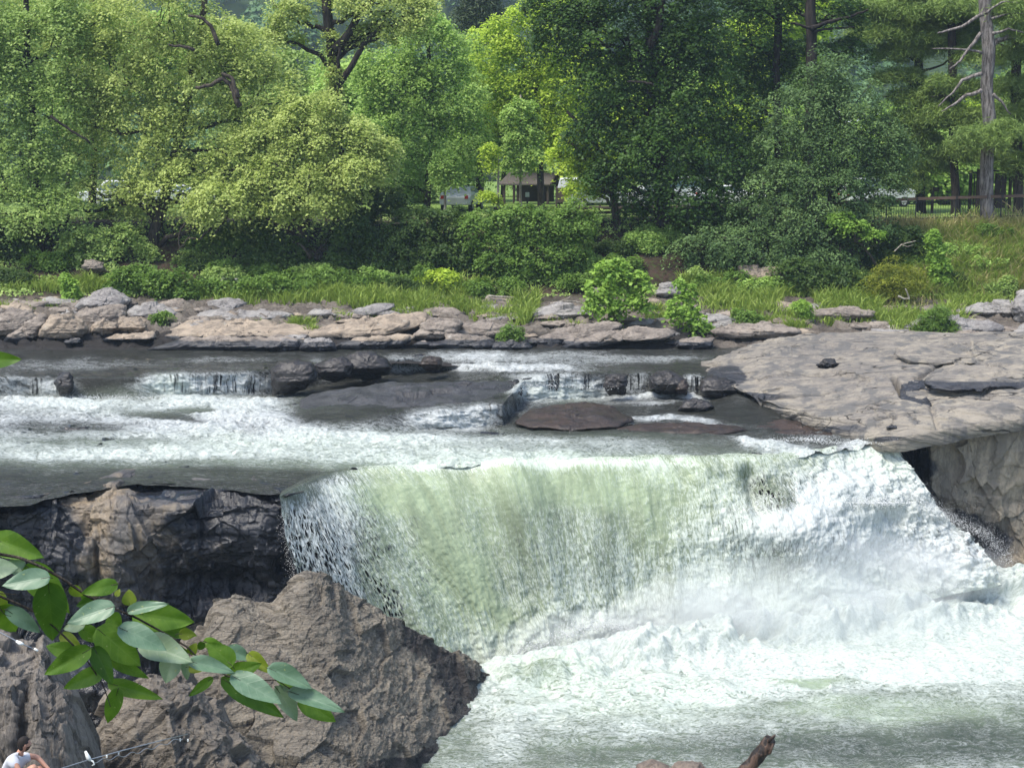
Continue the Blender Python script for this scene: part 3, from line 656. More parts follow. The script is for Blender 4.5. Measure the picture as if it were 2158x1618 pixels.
def spray(n, uvs, D, du, dv, dD, smin=.008, smax=.028):
    uvs = np.array(uvs, float); k = rng.uniform(0, len(uvs) - 1, n); i = k.astype(int); f = (k - i)[:, None]
    c = uvs[i] * (1 - f) + uvs[np.minimum(i + 1, len(uvs) - 1)] * f
    cl = np.abs(rng.normal(0, 1, n)) ** 1.4
    u = c[:, 0] + rng.normal(0, 1, n) * du; v = c[:, 1] - cl * dv * rng.choice([1, 1, 1, -.4], n); 
    pts.append(pd(u, v, np.interp(c[:, 0], [1000, 1600, 2100], D) + rng.normal(0, dD, n))); sz.append(rng.uniform(smin, smax, n) * (1 - .3 * np.minimum(cl, 2)))
spray(6000, [(1905,1040),(1960,1070),(2010,1100),(2080,1130),(2130,1190)], (46, 46, 46.6), 13, 13, .3, .004, .013)
spray(4500, [(1560,1090),(1640,1060),(1740,1070),(1820,1060),(1900,1060)], (46, 45.6, 46), 20, 16, .3)
spray(5500, [(1080,1385),(1180,1345),(1260,1315),(1330,1330),(1480,1330),(1600,1300),(1800,1270),(2050,1230)], (42.8, 43.8, 45.6), 22, 16, .3)
spray(900, [(600,1080),(605,1150),(620,1230),(650,1260)], (40.6, 40.6, 40.6), 7, 12, .15, .004, .012)
spray(2500, [(1600,935),(1700,925),(1760,935),(1850,932),(1890,940)], (48, 48, 48.2), 22, 5, .4, .006, .02)
spray(2500, [(640,900),(760,900),(860,880),(1000,860),(1120,810),(1260,820)], (53, 54, 54), 22, 8, .4, .006, .02)
spray(2500, [(0,845),(150,838),(300,838),(430,845),(600,850)], (53.3, 53, 54), 22, 6, .4, .006, .02)
V, Fc = drops(np.vstack(pts), np.concatenate(sz))
tag(link('spray', mesh('spray', V, Fc, drop_m)), 'white water drops thrown up along the foot of the falls', 'spray', kind='stuff')

# mist hanging over the foot of the falls: thin closed puffs of even density
tM = NT('mist_air'); mist_m = tM.done(None, tM.n('VolumePrincipled', {'Color': (.95, .97, .98, 1), 'Density': .20, 'Anisotropy': .2}).outputs[0])
mb = MB()
def ball(c, r, seg=20):
    th = np.linspace(0, 2 * math.pi, seg, endpoint=False); ph = np.linspace(.02, math.pi - .02, seg // 2)
    V = np.stack([np.sin(ph)[:, None] * np.cos(th)[None], np.sin(ph)[:, None] * np.sin(th)[None], np.cos(ph)[:, None] + 0 * th[None]], -1)
    n, k = V.shape[:2]; V = V.reshape(-1, 3) * np.array(r) + np.array(c)
    Fc = gridfaces(n, k, True)[:, ::-1]
    V = np.vstack([V, [np.array(c) + (0, 0, r[2])], [np.array(c) - (0, 0, r[2])]]); a = len(V) - 2; i = np.arange(k); j = (i + 1) % k
    return V, np.vstack([Fc, np.stack([np.full(k, a), i, j, j], -1)[:, ::-1] * 1, np.stack([np.full(k, a + 1), (n - 1) * k + j, (n - 1) * k + i, (n - 1) * k + i], -1)])
def outward(o):
    import bmesh
    b = bmesh.new(); b.from_mesh(o.data); bmesh.ops.recalc_face_normals(b, faces=b.faces); b.to_mesh(o.data); b.free()
puffs = [(1600,1270,44.0,(4.2,1.6,1.5)), (1800,1225,44.9,(4.0,1.5,1.7)), (1250,1345,42.8,(3.0,1.2,.9)), (1960,1205,45.7,(2.8,1.3,1.1)), (1450,1300,43.4,(2.8,1.3,1.2)), (1100,1395,42.2,(1.6,.8,.5)), (1700,1290,43.6,(5.0,1.8,1.0)), (1700,1180,45.0,(2.4,1.2,1.2))]
for k, (u, v, D, r) in enumerate(puffs):
    V, Fc = ball(pd(u, v, D), r)
    o = MB().add(V, Fc).build('mist', mist_m, origin=tuple(pd(u, v, D))); outward(o)
    tag(o, kind='stuff')

# ------------------------------------------------------------------ the far bank: rock shelf, bank, plateau, and the hill behind
gU = np.array([-900, 0, 400, 800, 1200, 1500, 1700, 1850, 2158, 3100], float)
gShelf = np.array([612, 614, 618, 625, 622, 618, 622, 632, 628, 628], float)      # foot of the bank, D 69.5
gTop = np.array([478, 474, 470, 474, 464, 460, 462, 466, 462, 460], float)         # top of the bank, D 74.8
gMid = np.array([545, 545, 545, 548, 540, 530, 540, 552, 530, 528], float)
def ground_rows(u):
    s = np.interp(u, gU, gShelf); m = np.interp(u, gU, gMid); t = np.interp(u, gU, gTop)
    v = np.stack([0*u+760, 0*u+742, 0*u+718, s+52, s, m, t, 0*u+441, 0*u+419, 0*u+383.])
    D = np.stack([0*u+58.3, 0*u+60.3, 0*u+62.6, 0*u+65.5, 0*u+69.5, 0*u+72.6, 0*u+74.8, 0*u+86, 0*u+112, 0*u+190.])
    return v, D
def gpoint(u, v):
    """a point of the ground seen at (u, v)"""
    u = np.atleast_1d(np.asarray(u, float)); v = np.atleast_1d(np.asarray(v, float))
    V, D = ground_rows(u); out = np.empty(len(u))
    for k in range(len(u)): out[k] = np.interp(-v[k], -V[:, k], D[:, k])
    return pd(u, v, out)
def groundz(x, D):
    """height of the plateau at world x and distance"""
    z = CAMZ; u = CX + F * x / D
    V, Dr = ground_rows(np.array([u])); v = float(np.interp(D, Dr[:, 0], V[:, 0]))
    return float(pd(u, v, D)[2])
gu = np.arange(-900, 3101, 5.0); V, D = ground_rows(gu)
nn = [20, 30, 34, 46, 60, 50, 24, 16, 14]; rv, rd = [], []
for k in range(9):
    t = np.linspace(0, 1, nn[k], endpoint=(k == 8))[:, None]
    rv.append(V[k] * (1 - t) + V[k + 1] * t); rd.append(D[k] * (1 - t) + D[k + 1] * t)
rv = np.vstack(rv); rd = np.vstack(rd)
Gp = pd(np.broadcast_to(gu, rv.shape), rv, rd)
shelfm = sstep(rv, 610, 650)
q = Gp * np.array([.16, .35, 0]); base = fbm(q, 4, 120) * 1.2
a = (base + Gp[..., 0] * .02 + Gp[..., 1] * .06) * 4.5; fr = a - np.floor(a)
terr = (sstep(fr, 0, .12) - fr) * .42
a2 = (base * 1.3 + fbm(Gp * np.array([.5, .9, 0]), 3, 125) * .4) * 9; fr2 = a2 - np.floor(a2)
terr += (sstep(fr2, 0, .15) - fr2) * .18
terr *= 1 - .85 * sstep(rv, 716, 736)
terr += .10 * facets(Gp * np.array([.8, 1.3, .5]), 130, 1.2) + .05 * fbm(Gp * 3, 3, 131)
soil = .18 * fbm(Gp * .9, 4, 140)
Gd = Gp + np.stack([0 * rv, 0 * rv, shelfm * terr * sstep(rv, 400, 640) + (1 - shelfm) * soil * sstep(rv, 430, 470) - .22 * shelfm], -1)
tG = NT('ground_cover')
p = tG.pos(); nz = tG.noise(p, 1.1, 6, .65); nf = tG.noise(p, 6, 5, .7)
rockc = tG.mix(tG.rng(nz, .35, .65), (.09, .078, .067), (.185, .162, .134))  # ground between the slabs darkened to carry crevice shade
rockc = tG.mix(tG.rng(nf, .45, .65, 0, .6), rockc, (.12, .10, .085))
sy = tG.n('TexNoise', {'Vector': tG.pos((.6, .6, 7)), 'Scale': 1.4, 'Detail': 5.0}).outputs[0]
rockc = tG.mix(tG.rng(sy, .56, .64, 0, .55), rockc, (.07, .058, .05))
soilc = tG.mix(tG.rng(nz, .4, .6), (.022, .014, .010), (.055, .036, .026))
soilc = tG.mix(tG.rng(nf, .5, .62, 0, .8), soilc, (.045, .07, .018))
lawn = tG.mix(tG.rng(nf, .35, .65), (.10, .17, .035), (.19, .27, .06))
rockc = tG.mix(tG.attr('wetg'), rockc, (.028, .026, .025)); c = tG.mix(tG.attr('rocky'), soilc, rockc); c = tG.mix(tG.attr('lawn'), c, lawn)  # dark strip at the waterline: wet ground plus the undercut's shade as colour
hh = tG.math('ADD', nf, tG.math('MULTIPLY', sy, .8))
gm = tG.done(tG.bsdf(c, .9, tG.bump(hh, .8, .15), spec=.2))
tag(link('ground', mesh('ground', Gd, gridfaces(*Gd.shape[:2]), gm, {'rocky': shelfm, 'wetg': sstep(rv + 5 * fbm(Gp * .8, 3, 150), 704, 712) * (1 - sstep(np.broadcast_to(gu, rv.shape), 1480, 1540)), 'lawn': sstep(-rv, -462, -450)}, None, True)), kind='structure')
# hill
hx = np.linspace(-420, 420, 140); hy = np.linspace(150, 900, 110)
HX, HY = np.meshgrid(hx, hy)
HZ = 4.5 + 230 * sstep(HY, 170, 820) + 9 * fbm(np.stack([HX / 60, HY / 60, 0 * HX], -1), 4, 200) * sstep(HY, 170, 260) + HX * .03 * sstep(HY, 200, 400)
hm = plain('hill_soil', (.03, .05, .02), .95, .1)
tag(link('hill', mesh('hill', np.stack([HX, HY, HZ], -1), gridfaces(*HX.shape), hm, None, None, True)), kind='structure')

# ------------------------------------------------------------------ rocks built from an outline, a distance and a real thickness
def rock(outline, D, thick, mat, label, seed, tilt=0.0, amp=.12, s=.8, wetv=None, group=None, cat='rock', name='rock', nt=110, nr=64, st_=(1, 1, 1), strata=.03, fine=.3, box=.55):
    O = np.array(outline, float); c = O.mean(0); c[1] = (O[:, 1].min() + O[:, 1].max()) / 2
    d = O - c; ang = np.arctan2(d[:, 1], d[:, 0]); rad = np.hypot(d[:, 0], d[:, 1])
    o = np.argsort(ang); ang = ang[o]; O2 = d[o]
    th = np.linspace(-math.pi, math.pi, nt, endpoint=False)
    R = np.empty(nt); under = .9
    A = np.concatenate([ang - 2 * math.pi, ang, ang + 2 * math.pi]); Q = np.vstack([O2, O2, O2])
    for k, t in enumerate(th):  # ray against the polygon edge, so corners stay corners
        i = np.searchsorted(A, t); p, q = Q[i - 1], Q[i % len(Q)]
        e = q - p; den = math.cos(t) * e[1] - math.sin(t) * e[0]
        R[k] = (p[0] * e[1] - p[1] * e[0]) / den if abs(den) > 1e-9 else np.hypot(*p)
    ph = np.linspace(.004, math.pi - .004, nr)[:, None]
    r = np.sin(ph); dep = -np.sign(np.cos(ph)) * np.sqrt(np.clip(1 - r ** (2 / box), 0, 1)) ** .8
    U = c[0] + R * np.cos(th) * r; V_ = c[1] + R * np.sin(th) * r
    h = O[:, 1].max() - O[:, 1].min()
    Dm = D + tilt * (O[:, 1].max() - V_) / h + dep * thick + under * thick * np.clip((V_ - (O[:, 1].max() - .38 * h)) / (.38 * h), 0, 1) + 0 * U
    P = pd(U, V_, Dm); cen = P.reshape(-1, 3).mean(0)
    ext = P.reshape(-1, 3).std(0) + 1e-3
    N = (P - cen) / ext**2; N /= np.linalg.norm(N, axis=-1, keepdims=True)
    P = P + N * (rockdisp(P, s, amp, seed, st_, strata=strata, sfreq=3.0, fine=fine) - amp * .1)[..., None]
    w = np.zeros(P.shape[:2])
    if wetv is not None: w = 1 - sstep(P[..., 2], wetv, wetv + .35)
    ob = link(name, mesh(name, P, gridfaces(nr, nt, True), mat, {'wet': w}, None, True), None, (float(cen[0]), float(cen[1]), float(P[..., 2].min())))
    return tag(ob, label, cat, group)
t_ = M['wetgrey'] = rock_mat('wet_grey_rock', (.075, .075, .077), (.045, .045, .047), (.02, .02, .023), wet=(.05, .05, .055), stretch=(1, 1, 1), lichen=0, crack=.5, rough=.3, bump=1.0)
S = M['shore']; ST = M['shore_tan']; SG = M['shore_grey']; BK = M['black']; BR = M['brownwet']
ROCKS = [
 ([(-40,650),(0,636),(60,634),(110,640),(160,648),(150,672),(80,668),(0,672),(-40,672)], 67.2, .5, 1.2, SG, 'long flat grey slab behind the boulders at far left', None),
 ([(150,655),(170,634),(200,616),(232,610),(262,618),(279,632),(270,642),(240,655),(190,662)], 66.3, .9, .8, SG, 'pale domed boulder, topmost of the left boulder pile', None),
 ([(145,690),(160,665),(185,648),(235,640),(262,645),(266,664),(240,680),(200,695),(170,700)], 65.2, .8, .8, S, 'purple grey boulder under the pale domed boulder', None),
 ([(90,672),(120,660),(160,650),(170,664),(150,680),(110,685)], 65.8, .5, .6, SG, 'grey slab leaning left of the purple grey boulder', None),
 ([(-40,712),(-10,672),(20,652),(60,656),(76,668),(60,685),(25,710),(-20,722)], 63.2, .8, .5, S, 'brown boulder at the left edge of the far shore', None),
 ([(0,724),(20,704),(58,668),(92,666),(100,678),(82,706),(60,724),(30,728)], 62.6, .5, .6, S, 'dark leaning wedge of rock left of the rounded tan boulder', None),
 ([(78,712),(86,688),(112,667),(150,664),(176,676),(184,694),(176,712),(140,722),(100,724)], 62.6, .8, .5, ST, 'rounded tan boulder at the water, front of the left pile', None),
 ([(186,700),(205,684),(228,676),(250,680),(248,694),(222,700)], 62.9, .4, .5, ST, 'small orange tan slab right of the rounded tan boulder', None),
 ([(240,692),(262,678),(288,670),(306,682),(313,698),(295,703),(260,700)], 63.2, .5, .5, ST, 'stepped orange slab above the long low rock', None),
 ([(214,716),(240,706),(280,702),(322,702),(329,712),(322,720),(270,722),(225,722)], 62.2, .5, .3, ST, 'long low tan rock lying at the waterline, right of the pile', None),
 ([(138,722),(150,713),(168,713),(170,722),(155,727)], 61.9, .25, .1, SG, 'small grey stone in the shallows before the boulder pile', None),
 ([(262,660),(285,645),(330,640),(372,648),(382,664),(360,678),(320,682),(280,680)], 65.6, .6, .8, SG, 'cracked grey rock between the boulder pile and the long shelf', None),
 ([(420,655),(440,638),(480,630),(520,640),(500,654),(450,660)], 67.0, .4, .6, SG, 'grey block half hidden by grass behind the long shelf', None),
 ([(385,686),(420,662),(470,650),(550,654),(620,662),(600,672),(500,678),(430,688)], 65.0, .45, 1.2, SG, 'rough grey ledge on top of the long smooth shelf', None),
 ([(325,716),(350,694),(400,678),(500,676),(620,684),(720,694),(700,716),(600,722),(480,722),(370,722)], 62.6, .7, 2.2, ST, 'long smooth tan shelf sloping to the water at left centre', None),
 ([(305,738),(350,724),(400,712),(500,714),(600,712),(636,722),(632,738),(540,742),(400,742)], 61.1, .45, .6, S, 'dark cracked low ledge along the water under the smooth shelf', None),
 ([(560,735),(575,716),(600,712),(625,722),(630,738),(595,742)], 60.9, .35, .2, SG, 'rounded cracked grey block at the end of the low ledge', None),
 ([(630,738),(645,718),(680,712),(700,724),(706,738),(670,742)], 60.9, .45, .3, SG, 'blue grey stone at the water between two ledges', None),
 ([(640,706),(680,690),(760,676),(840,662),(900,661),(908,676),(880,692),(820,706),(740,722),(670,728)], 62.2, .6, 1.6, ST, 'long leaning tan slab with a raised right end', None),
 ([(690,738),(720,720),(790,712),(850,704),(880,708),(850,728),(780,738)], 61.3, .35, .5, ST, 'lower layer of the leaning tan slab, over the dark undercut', None),
 ([(866,712),(880,694),(905,674),(960,672),(972,684),(960,704),(930,716),(890,722)], 62.0, .55, .7, S, 'angular brown block beside the raised end of the long slab', None),
 ([(920,738),(915,722),(950,706),(1000,706),(1040,716),(1040,732),(980,742)], 61.5, .45, .5, S, 'layered brown rock at the water under the angular block', None),
 ([(640,690),(690,670),(760,650),(830,636),(836,646),(800,662),(740,672),(690,690)], 65.5, .3, 1.2, SG, 'pale flat slab running up into the grass', None),
 ([(940,705),(960,690),(1020,680),(1090,690),(1110,706),(1080,716),(1000,716)], 62.8, .4, .7, S, 'brown bedded rock left of the fern clump', None),
 ([(1030,738),(1040,724),(1080,714),(1115,726),(1120,738),(1080,742)], 61.3, .4, .3, SG, 'dark grey wedge at the water left of the overhanging slabs', None),
 ([(1122,730),(1132,712),(1180,692),(1250,680),(1300,677),(1318,688),(1260,706),(1200,722),(1150,738)], 61.9, .4, 1.0, S, 'tilted brown slab under the leafy saplings', None),
 ([(1160,738),(1200,722),(1270,700),(1340,690),(1400,692),(1424,700),(1420,712),(1380,716),(1310,716),(1240,732)], 61.2, .5, .8, S, 'overhanging layered slab with a dark hollow beneath', None),
 ([(1112,668),(1130,652),(1180,641),(1232,648),(1250,662),(1220,672),(1160,678)], 65.4, .5, .7, SG, 'grey green flat boulder left of the leafy saplings', None),
 ([(990,640),(1030,628),(1090,634),(1120,642),(1080,652),(1020,652)], 67.8, .3, .7, S, 'pinkish flat rock below the dead branch', None),
 ([(1400,672),(1420,655),(1470,648),(1490,660),(1470,676),(1430,684)], 65.2, .5, .6, S, 'reddish rock between the two leafy saplings', None),
 ([(1420,732),(1436,716),(1470,710),(1504,714),(1500,730),(1460,738)], 61.0, .4, .4, S, 'flat topped brown rock at the water right of the hollow', None),
 ([(1490,700),(1540,684),(1600,680),(1660,690),(1700,700),(1640,712),(1540,714)], 62.0, .4, 1.0, S, 'thin bedded ledge at the upper left of the big slab', None),
 ([(1900,690),(1940,672),(2010,668),(2080,676),(2120,690),(2118,700),(2040,712),(1950,708)], 63.6, .55, .9, SG, 'thick broken slab with a dark gap under it, far right', None),
 ([(2010,655),(2060,640),(2110,636),(2170,640),(2180,660),(2120,672),(2050,668)], 66.5, .5, .7, SG, 'grey outcrop above the thick broken slab', None),
 ([(2130,650),(2140,622),(2170,608),(2260,610),(2300,660),(2200,690),(2140,682)], 65.0, .8, .6, SG, 'tall pale grey block at the right edge of the shore', None),
 ([(2134,700),(2150,684),(2200,676),(2260,690),(2240,716),(2160,716)], 62.6, .5, .4, SG, 'rounded grey block under the pale block at the right edge', None),
 ([(1880,745),(1920,728),(2000,722),(2100,730),(2200,740),(2240,760),(2100,772),(1980,768),(1920,762)], 52.4, .4, 2.6, M['slab'], 'raised tan ledge lying on the right part of the big slab', None),
 ([(1690,664),(1730,650),(1800,645),(1850,654),(1840,668),(1780,678),(1710,676)], 65.2, .4, .7, S, 'reddish flat rock in the grass above the big slab', None),
 ([(1240,620),(1260,606),(1290,612),(1300,626),(1270,634)], 68.6, .3, .3, S, 'small pointed rock at the foot of the earth bank', None),
 ([(1380,620),(1395,602),(1430,598),(1450,612),(1440,626),(1400,630)], 68.8, .5, .3, SG, 'dark grey rock under the eroded earth bank', None),
 ([(1540,600),(1560,566),(1600,560),(1650,566),(1660,600),(1620,612),(1560,610)], 70.2, .5, .3, ST, 'tan broken rock face in the bank under the dark trees', None),
 ([(170,560),(180,548),(215,552),(225,572),(195,576)], 70.8, .4, .2, S, 'brown rock in the shade at the foot of the left trees', None),
 ([(455,600),(470,588),(500,586),(520,598),(490,608)], 69.6, .3, .2, SG, 'thin grey flags among the bushes left of centre', None),
 ([(118,1420),(175,1385),(260,1392),(300,1450),(270,1560),(230,1640),(150,1640),(120,1540)], 34.0, 1.0, .5, BK, 'black wet rock down in the crevice beside the outcrop', None),  # added rock; its black fills the gap where only shade falls
 ([(1950,800),(2010,770),(2100,775),(2300,790),(2300,824),(2120,816),(2020,824),(1960,818)], 49.3, .25, 2.1, M['slab'], 'upper stepped block at the right of the big slab', None),
 ([(1900,812),(1945,800),(1964,825),(1958,862),(1920,882),(1897,850)], 48.2, .25, 3.2, M['slab'], 'block of slab between two deep joints near the gorge wall', None),
 ([(1725,768),(1735,757),(1758,756),(1764,766),(1750,772)], 54.3, .2, .3, BK, 'small dark stone sitting alone on the big slab', None),
 ([(1866,900),(1876,894),(1890,896),(1892,903),(1878,906)], 47.6, .12, .2, S, 'loose brown stone near the low edge of the big slab', None),
 # wet rocks in the river
 ([(622,848),(650,834),(760,813),(900,806),(1000,806),(1076,803),(1094,818),(1092,838),(1055,850),(960,862),(872,880),(862,900),(760,908),(690,898),(650,874)], 48.9, .45, 4.9, M['wetgrey'], 'wide smooth grey rock shelf glazed with water, centre of the rapids', 1),
 ([(1290,905),(1340,893),(1440,890),(1540,896),(1580,905),(1520,918),(1400,922),(1320,918)], 48.3, .25, 1.6, BR, 'low brown submerged rock below the rusty hump', 1),
 ([(1560,905),(1640,885),(1740,890),(1800,912),(1780,926),(1700,924),(1620,920)], 48.7, .3, 1.9, BR, 'brown wet apron of rock at the foot of the big slab', 1),
 ([(571,778),(590,763),(620,758),(658,762),(668,778),(664,800),(640,816),(600,830),(574,834)], 54.4, .8, .4, BK, 'squared black rock block at the end of the thin curtain falls', 1),
 ([(664,770),(690,757),(722,752),(742,768),(738,792),(705,803),(678,798)], 56.0, .6, .4, BK, 'low black rock between the square block and the round boulder', 1),
 ([(714,772),(728,752),(752,741),(782,743),(812,756),(828,776),(822,790),(790,797),(740,797),(718,792)], 56.6, .8, .4, BK, 'rounded black boulder in the river, above the smooth shelf', 1),
 ([(884,768),(890,756),(908,752),(926,756),(929,770),(920,778),(898,778)], 56.8, .4, .15, BR, 'small rust brown boulder in the river at the end of a ledge', 1),
 ([(116,806),(128,788),(146,784),(154,796),(156,816),(146,832),(126,832)], 53.2, .5, .3, BK, 'pointed black rock in the thin falls at far left', 1),
 ([(1368,796),(1384,783),(1410,782),(1436,796),(1446,814),(1436,828),(1394,828),(1372,818)], 54.4, .6, .4, BK, 'black rock between the two right hand thin falls', 1),
 ([(1474,826),(1480,802),(1500,792),(1546,798),(1574,812),(1560,830),(1520,842),(1486,840)], 54.0, .7, .5, BK, 'black layered rock at the left foot of the big slab', 1),
 ([(1424,824),(1430,806),(1444,798),(1450,812),(1448,832),(1434,834)], 54.2, .4, .2, BR, 'narrow brown wet rock left of the smallest falls', 1),
 ([(1426,866),(1440,844),(1466,836),(1496,844),(1506,858),(1486,870),(1450,874)], 52.2, .45, .3, BK, 'smooth black boulder under the smallest falls', 1),
 ([(1080,892),(1120,862),(1180,850),(1240,849),(1300,862),(1340,884),(1300,902),(1200,910),(1120,906)], 48.5, .5, 3.6, BR, 'broad rusty brown wet hump in the rapids, right of centre', 1),
 ([(1050,852),(1058,826),(1072,806),(1090,800),(1100,816),(1100,840),(1088,856),(1066,858)], 53.6, .5, .3, BK, 'dark broken end of the smooth river shelf', 1),
 ([(1270,812),(1276,790),(1300,786),(1322,790),(1324,812),(1316,832),(1284,832)], 54.3, .3, .2, BK, 'dark rock face between the middle and right thin falls', 1),
 ([(1800,945),(1820,932),(1880,926),(1920,932),(1916,944),(1860,950)], 49.4, .4, .4, BK, 'dark wet lip of rock beside the right end of the falls', 1),
]
for k, (ol, D_, th_, ti, mt, lb, river) in enumerate(ROCKS):
    rock(ol, D_, th_, mt, lb, 300 + k * 3, ti, amp=.16 if not river else .11, s=.75 if not river else .8, wetv=1.85 if not river else None, cat='boulder' if 'boulder' in lb else 'rock', fine=.35, st_=(.8, 1, 1.5), strata=.05 if not river else .02)
# the many broken slabs of the shelf
names = [('flat brown stone', 'brown slab', 'wide brown flagstone'), ('thin grey flagstone', 'grey slab', 'wide grey ledge stone'), ('low tan slab', 'tan block', 'broad tan slab'), ('small broken rock', 'cracked brown block', 'wide cracked slab')]
LM = [(40, 'at the far left edge'), (150, 'behind the left boulder pile'), (290, 'behind the domed boulder'), (400, 'left of the long smooth shelf'), (520, 'above the middle of the long smooth shelf'), (640, 'above the right end of the long smooth shelf'), (760, 'around the pale flat slab'), (900, 'above the raised end of the slab'), (1010, 'above the layered brown rock'), (1100, 'beside the fern clump'), (1200, 'left of the larger sapling'), (1330, 'under the larger sapling'), (1450, 'by the narrow sapling'), (1550, 'above the upper left of the big slab'), (1640, 'by the weed clump above the slab'), (1740, 'below the reddish flat rock'), (1840, 'left of the olive bush'), (1930, 'below the olive bush'), (2010, 'by the feathery willow clump'), (2100, 'beside the thick broken slab'), (9999, 'by the right edge of the shore')]
r2 = np.random.default_rng(5)
gband = [(330, 1120, 635, 728, 56), (1120, 1500, 640, 728, 28), (1500, 2200, 640, 716, 84), (-30, 330, 622, 690, 24)]
k = 0
for (u0, u1, v0, v1, n) in gband:
    for _ in range(n):
        u = r2.uniform(u0, u1); v = r2.uniform(v0, v1); g = gpoint(u, v)[0]
        w = r2.uniform(14, 58); h = w * r2.uniform(.15, .34)
        m = r2.integers(5, 8); an = np.sort(r2.uniform(0, 2 * math.pi, m)); rr = r2.uniform(.7, 1.15, m)
        if np.max(np.diff(np.concatenate([an, [an[0] + 2 * math.pi]]))) > 2.4: an = np.linspace(0, 2 * math.pi, m, endpoint=False) + r2.uniform(-.25, .25, m) + .3; rr = rr * np.where(np.abs(np.sin(an)) > .8, .8, 1.1)
        ol = np.stack([u + w * rr * np.cos(an), v + h * rr * np.sin(an)], -1)
        lm = next(t for x, t in LM if u < x); row = 'nearest the grass' if v < v0 + (v1 - v0) * .33 else ('halfway down the shelf' if v < v0 + (v1 - v0) * .66 else 'nearest the river')
        kind = int(r2.integers(0, 4)); sz_ = 0 if w < 28 else (1 if w < 42 else 2)
        rock(ol, float(g[1]) - .25, w * .013, [S, SG, ST, S][kind], f'{names[kind][sz_]} {lm}, {row}', 900 + k * 2, h * .045, amp=.10, s=.5, wetv=1.8, group='broken stones on the far shore', nt=44, nr=26, strata=.05, box=.42)
        k += 1

# ------------------------------------------------------------------ the big foreground rocks
bl = [[(405,1352,35.2),(425,1325,35.3),(455,1268,35.7),(490,1256,36.0),(545,1262,36.3),(585,1244,36.6),(612,1218,36.8),(645,1200,37.0),(690,1216,37.2),(735,1256,37.8),(792,1286,38.3),(845,1308,38.9),(908,1346,39.6),(978,1386,40.4),(1048,1426,41.1),(1085,1456,41.6)],
      [(385,1400,34.4),(405,1380,34.4),(440,1330,34.6),(482,1312,34.9),(540,1312,35.2),(580,1290,35.6),(605,1262,35.9),(650,1262,36.0),(695,1280,36.2),(735,1320,36.6),(785,1345,37.1),(830,1375,37.7),(890,1405,38.4),(958,1440,39.2),(1025,1478,40.0),(1072,1508,40.6)],
      [(340,1470,33.4),(370,1462,33.3),(410,1430,33.4),(460,1420,33.5),(515,1420,33.8),(565,1405,34.1),(605,1395,34.3),(650,1395,34.5),(700,1405,34.7),(745,1430,35.1),(790,1450,35.6),(835,1470,36.2),(880,1495,36.8),(930,1520,37.4),(978,1545,37.9),(1012,1568,38.3)],
      [(300,1560,32.2),(330,1560,32.1),(380,1545,32.1),(430,1540,32.2),(480,1540,32.4),(530,1535,32.6),(580,1530,32.8),(630,1530,32.9),(680,1535,33.1),(720,1545,33.4),(765,1555,33.8),(805,1565,34.3),(840,1580,34.8),(875,1590,35.3),(905,1602,35.7),(930,1612,36.3)],
      [(280,1680,30.8),(310,1680,30.7),(350,1680,30.6),(400,1680,30.7),(450,1680,30.9),(500,1680,31.0),(550,1680,31.1),(600,1680,31.2),(650,1680,31.4),(700,1680,31.7),(740,1680,32.1),(770,1680,32.6),(800,1680,33.1),(830,1680,33.6),(850,1680,34.0),(870,1680,34.6)],
      [(280,1830,29.5),(310,1830,29.4),(350,1830,29.3),(400,1830,29.3),(450,1830,29.5),(500,1830,29.6),(550,1830,29.7),(600,1830,29.8),(650,1830,30.0),(700,1830,30.3),(740,1830,30.7),(770,1830,31.2),(800,1830,31.6),(830,1830,32.0),(850,1830,32.4),(870,1830,33.0)]]
def chips(P):
    # splintery slabs dipping down to the right
    a = P[..., 0] * .80 + P[..., 2] * .60; b = -P[..., 0] * .60 + P[..., 2] * .80; c_ = P[..., 1]
    Q = np.stack([a * .55, b * 2.6, c_ * 1.8], -1)
    Q = Q + .22 * np.stack([fbm(P * .9, 3, 401), fbm(P * .9, 3, 402), fbm(P * .9, 3, 403)], -1)
    return facets(Q * .5, 410, 1.3) * .22 + facets(Q * 1.3, 411, 1.3) * .07 + facets(Q * 3.6, 412, 1.2) * .035 + facets(Q * 8, 414, 1.2) * .018 + .012 * fbm(P * 6, 4, 413)
def bl_extra(u, v, P):
    e = .12 * np.exp(-(((u - 640) / 45) ** 2 + ((v - 1240) / 40) ** 2)) + .25 * np.exp(-(((u - 500) / 50) ** 2 + ((v - 1290) / 40) ** 2))
    return e - .12 * np.exp(-(((u - 575 - .9 * (v - 1260)) / 16) ** 2)) * (1 - sstep(v, 1290, 1400))
patch('boulder', 'huge peaked brown boulder in the foreground beside the falls', 'boulder', bl, 420, 620, M['boulder'], chips, wet=[(1000,1470,95,60,1.0,38), (960,1560,120,40,1.0,-35), (880,1620,130,26,1.0), (900,1360,90,26,.8,35)], top=2.2, down=5.0, extra=bl_extra)
